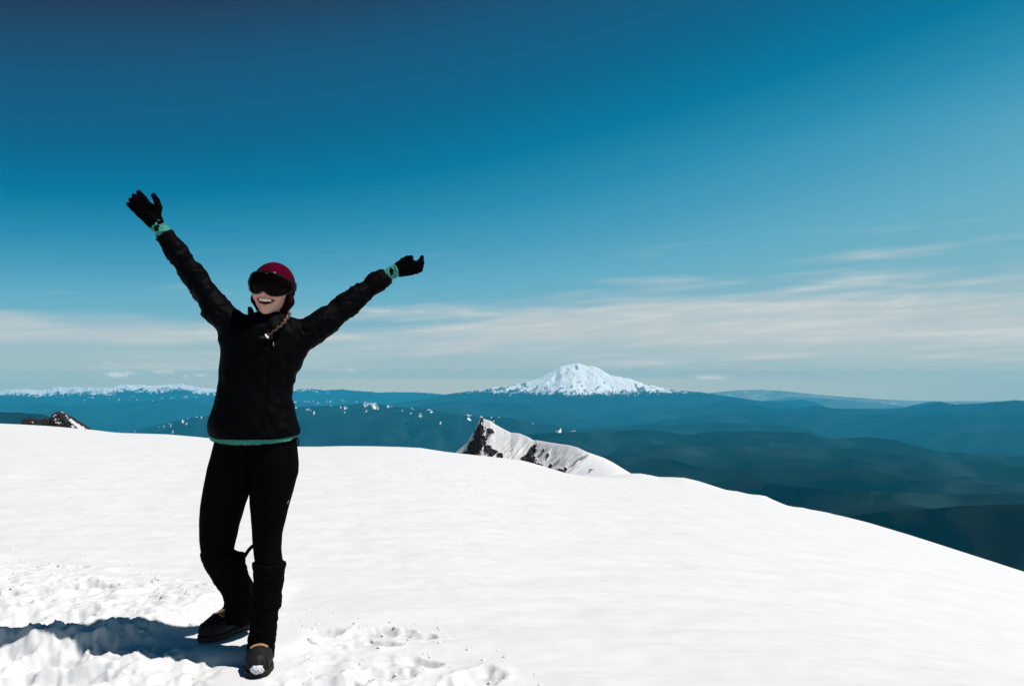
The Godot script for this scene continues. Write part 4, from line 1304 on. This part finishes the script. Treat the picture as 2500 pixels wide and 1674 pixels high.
func build_braid(person: Node3D) -> void:
	var path := [W(706, 764, 3.235), W(699, 778, 3.215), W(692, 788, 3.20), W(681, 798, 3.19), W(670, 806, 3.185), W(660, 814, 3.183), W(652, 820, 3.183)]
	var curve := Curve3D.new()
	for p in path:
		curve.add_point(p)
	var n := 13
	var lobes := []
	for k in n:
		var at := curve.get_baked_length() * k / (n - 1)
		var p := curve.sample_baked(at)
		var t := (curve.sample_baked(at + 0.004) - curve.sample_baked(at - 0.004)).normalized()
		var side := t.cross(Vector3(0, 0, 1)).normalized() * (1.0 if k % 2 == 0 else -1.0)
		var w := lerpf(0.0072, 0.0050, float(k) / (n - 1))
		lobes.append([p - t * 0.009 + side * w * 0.75, p + t * 0.009 - side * w * 0.15, w * 0.72, w * 0.62])
	var b := box_of(path, 0.03)
	var braid := put(net_mesh(b[0], b[1], 0.0026, func(p: Vector3) -> float:
		var d := 1e3
		for q in lobes:
			d = minf(d, cap(p, q[0], q[1], q[2], q[3]))
		return d - 0.0006 * n_cloth.get_noise_3dv(p * 220.0)), "braid", M.hair, person)
	var e: Vector3 = path[-1]
	var dir := (path[-1] - path[-2]).normalized() as Vector3
	# hair tie and the loose end below it
	var tie := []
	for k in 13:
		var a := TAU * k / 12.0
		tie.append(e + dir * 0.002 + dir.cross(Vector3(0, 0, 1)).normalized() * cos(a) * 0.0085 + Vector3(0, 0, 1) * sin(a) * 0.0085)
	put(tube(tie, 0.0035, 6), "hair_tie", M.tie, braid)
	var rng := RandomNumberGenerator.new()
	rng.seed = 4
	for k in 9:
		var off := Vector3(rng.randfn(0, 0.003), rng.randfn(0, 0.004), rng.randfn(0, 0.003))
		put(tube([e, e + dir * 0.012 + off * 1.2, W(637, 823, 3.185) + off * 0.9], 0.0019, 5), "hair_lock", M.hair, braid)

# ---------------------------------------------------------------- the scene
func _ready() -> void:
	# camera
	var cam := Camera3D.new()
	cam.name = "camera"
	cam.fov = rad_to_deg(2.0 * atan(837.0 / FOCAL))
	cam.near = 0.1
	cam.far = 150000.0
	add_child(cam)
	cam.position = EYE
	cam.rotation = Vector3(PITCH, 0, 0)
	cam.current = true
	# sky, haze, exposure
	var env := Environment.new()
	env.background_mode = Environment.BG_SKY
	env.sky = Sky.new()
	env.sky.sky_material = make_sky()
	env.tonemap_mode = Environment.TONE_MAPPER_LINEAR
	env.tonemap_exposure = EXPOSURE
	env.fog_enabled = true
	env.fog_density = FOG
	env.fog_light_color = lin(0.05, 0.62, 1.0)
	env.sdfgi_enabled = true
	env.ssao_enabled = true
	env.ssil_enabled = true
	var we := WorldEnvironment.new()
	we.name = "environment"
	we.environment = env
	add_child(we)
	# sun: high on the right, a little behind the person
	var sun := DirectionalLight3D.new()
	sun.name = "sun"
	sun.light_energy = 1.6
	sun.light_color = lin(1.0, 0.93, 0.86)
	sun.light_angular_distance = 0.55
	sun.shadow_enabled = true
	add_child(sun)
	var sh := deg_to_rad(SUN_HIGH)
	var st := deg_to_rad(SUN_TURN)
	sun.look_at_from_position(Vector3(cos(sh) * cos(st), sin(sh), -cos(sh) * sin(st)) * 50.0, Vector3.ZERO)

	n_fine = noise(FastNoiseLite.TYPE_SIMPLEX_SMOOTH, 21, 9.0, 4)
	n_clod = noise(FastNoiseLite.TYPE_CELLULAR, 23, 9.0)
	n_clod.cellular_return_type = FastNoiseLite.RETURN_DISTANCE
	n_soft = noise(FastNoiseLite.TYPE_SIMPLEX_SMOOTH, 25, 1.0, 3)
	n_far = noise(FastNoiseLite.TYPE_SIMPLEX_SMOOTH, 27, 0.05, 3)
	n_ridge = noise(FastNoiseLite.TYPE_SIMPLEX_SMOOTH, 29, 0.5, 5)
	n_ridge.fractal_type = FastNoiseLite.FRACTAL_RIDGED
	n_cloth = noise(FastNoiseLite.TYPE_SIMPLEX_SMOOTH, 31, 1.0, 2)
	make_materials()
	setup_crest()
	build_snow()
	build_land()
	build_volcano()
	build_crags()
	build_person()

func make_materials() -> void:
	M.snow = mat(lin(0.535, 0.55, 0.565), 0.85, 0.3)
	M.snow.normal_enabled = true
	M.snow.normal_texture = noise_tex(71, 0.02, 1024, 5, 5.0)
	M.snow.normal_scale = 0.2
	M.snow.uv1_triplanar = true
	M.snow.uv1_world_triplanar = true
	M.snow.uv1_scale = Vector3(2.2, 2.2, 2.2)
	M.rock = mat(Color.WHITE, 0.95, 0.3)
	var rt := noise_tex(73, 0.02, 512, 5)
	var g := Gradient.new()
	g.set_color(0, lin(0.012, 0.012, 0.013))
	g.set_color(1, lin(0.030, 0.031, 0.033))
	rt.color_ramp = g
	M.rock.albedo_texture = rt
	M.rock.uv1_triplanar = true
	M.rock.uv1_world_triplanar = true
	M.rock.uv1_scale = Vector3(0.35, 0.35, 0.35)
	M.land = mat(Color.WHITE, 1.0, 0.0)
	M.land.vertex_color_use_as_albedo = true
	M.legging = mat(lin(0.002, 0.002, 0.0024), 0.8, 0.08)
	M.jacket = mat(lin(0.0015, 0.0016, 0.0022), 0.6, 0.11)
	M.gaiter = mat(lin(0.002, 0.002, 0.0024), 0.75, 0.08)
	M.glove = mat(lin(0.0022, 0.0022, 0.0026), 0.95, 0.08)
	M.boot = mat(lin(0.009, 0.009, 0.01), 0.6, 0.25)
	M.sole = mat(lin(0.008, 0.008, 0.009), 0.7, 0.3)
	M.lace = mat(lin(0.34, 0.20, 0.10), 0.8, 0.3)
	M.teal = mat(lin(0.032, 0.205, 0.16), 0.7, 0.3)
	M.hat = mat(lin(0.052, 0.0007, 0.0095), 0.95, 0.1)
	M.flap = mat(lin(0.010, 0.0025, 0.004), 0.95, 0.12)  # hat red darkened: the shade on the ear flaps is in this colour
	M.frame = mat(lin(0.003, 0.003, 0.0034), 0.45, 0.14)
	M.rim = mat(lin(0.004, 0.004, 0.0045), 0.16, 0.32)
	M.lens = mat(lin(0.002, 0.0006, 0.0007), 0.1, 0.13)
	M.emblem = mat(lin(0.18, 0.18, 0.19), 0.35, 0.5)
	M.hair = mat(lin(0.042, 0.020, 0.0075), 0.42, 0.4)
	M.tie = mat(lin(0.75, 0.72, 0.64), 0.6, 0.4)
	M.tooth = mat(lin(0.78, 0.75, 0.70), 0.25, 0.5)
	M.skin = mat(Color.WHITE, 0.55, 0.4)
	M.skin.vertex_color_use_as_albedo = true
	M.skin.subsurf_scatter_enabled = true
	M.skin.subsurf_scatter_strength = 0.1
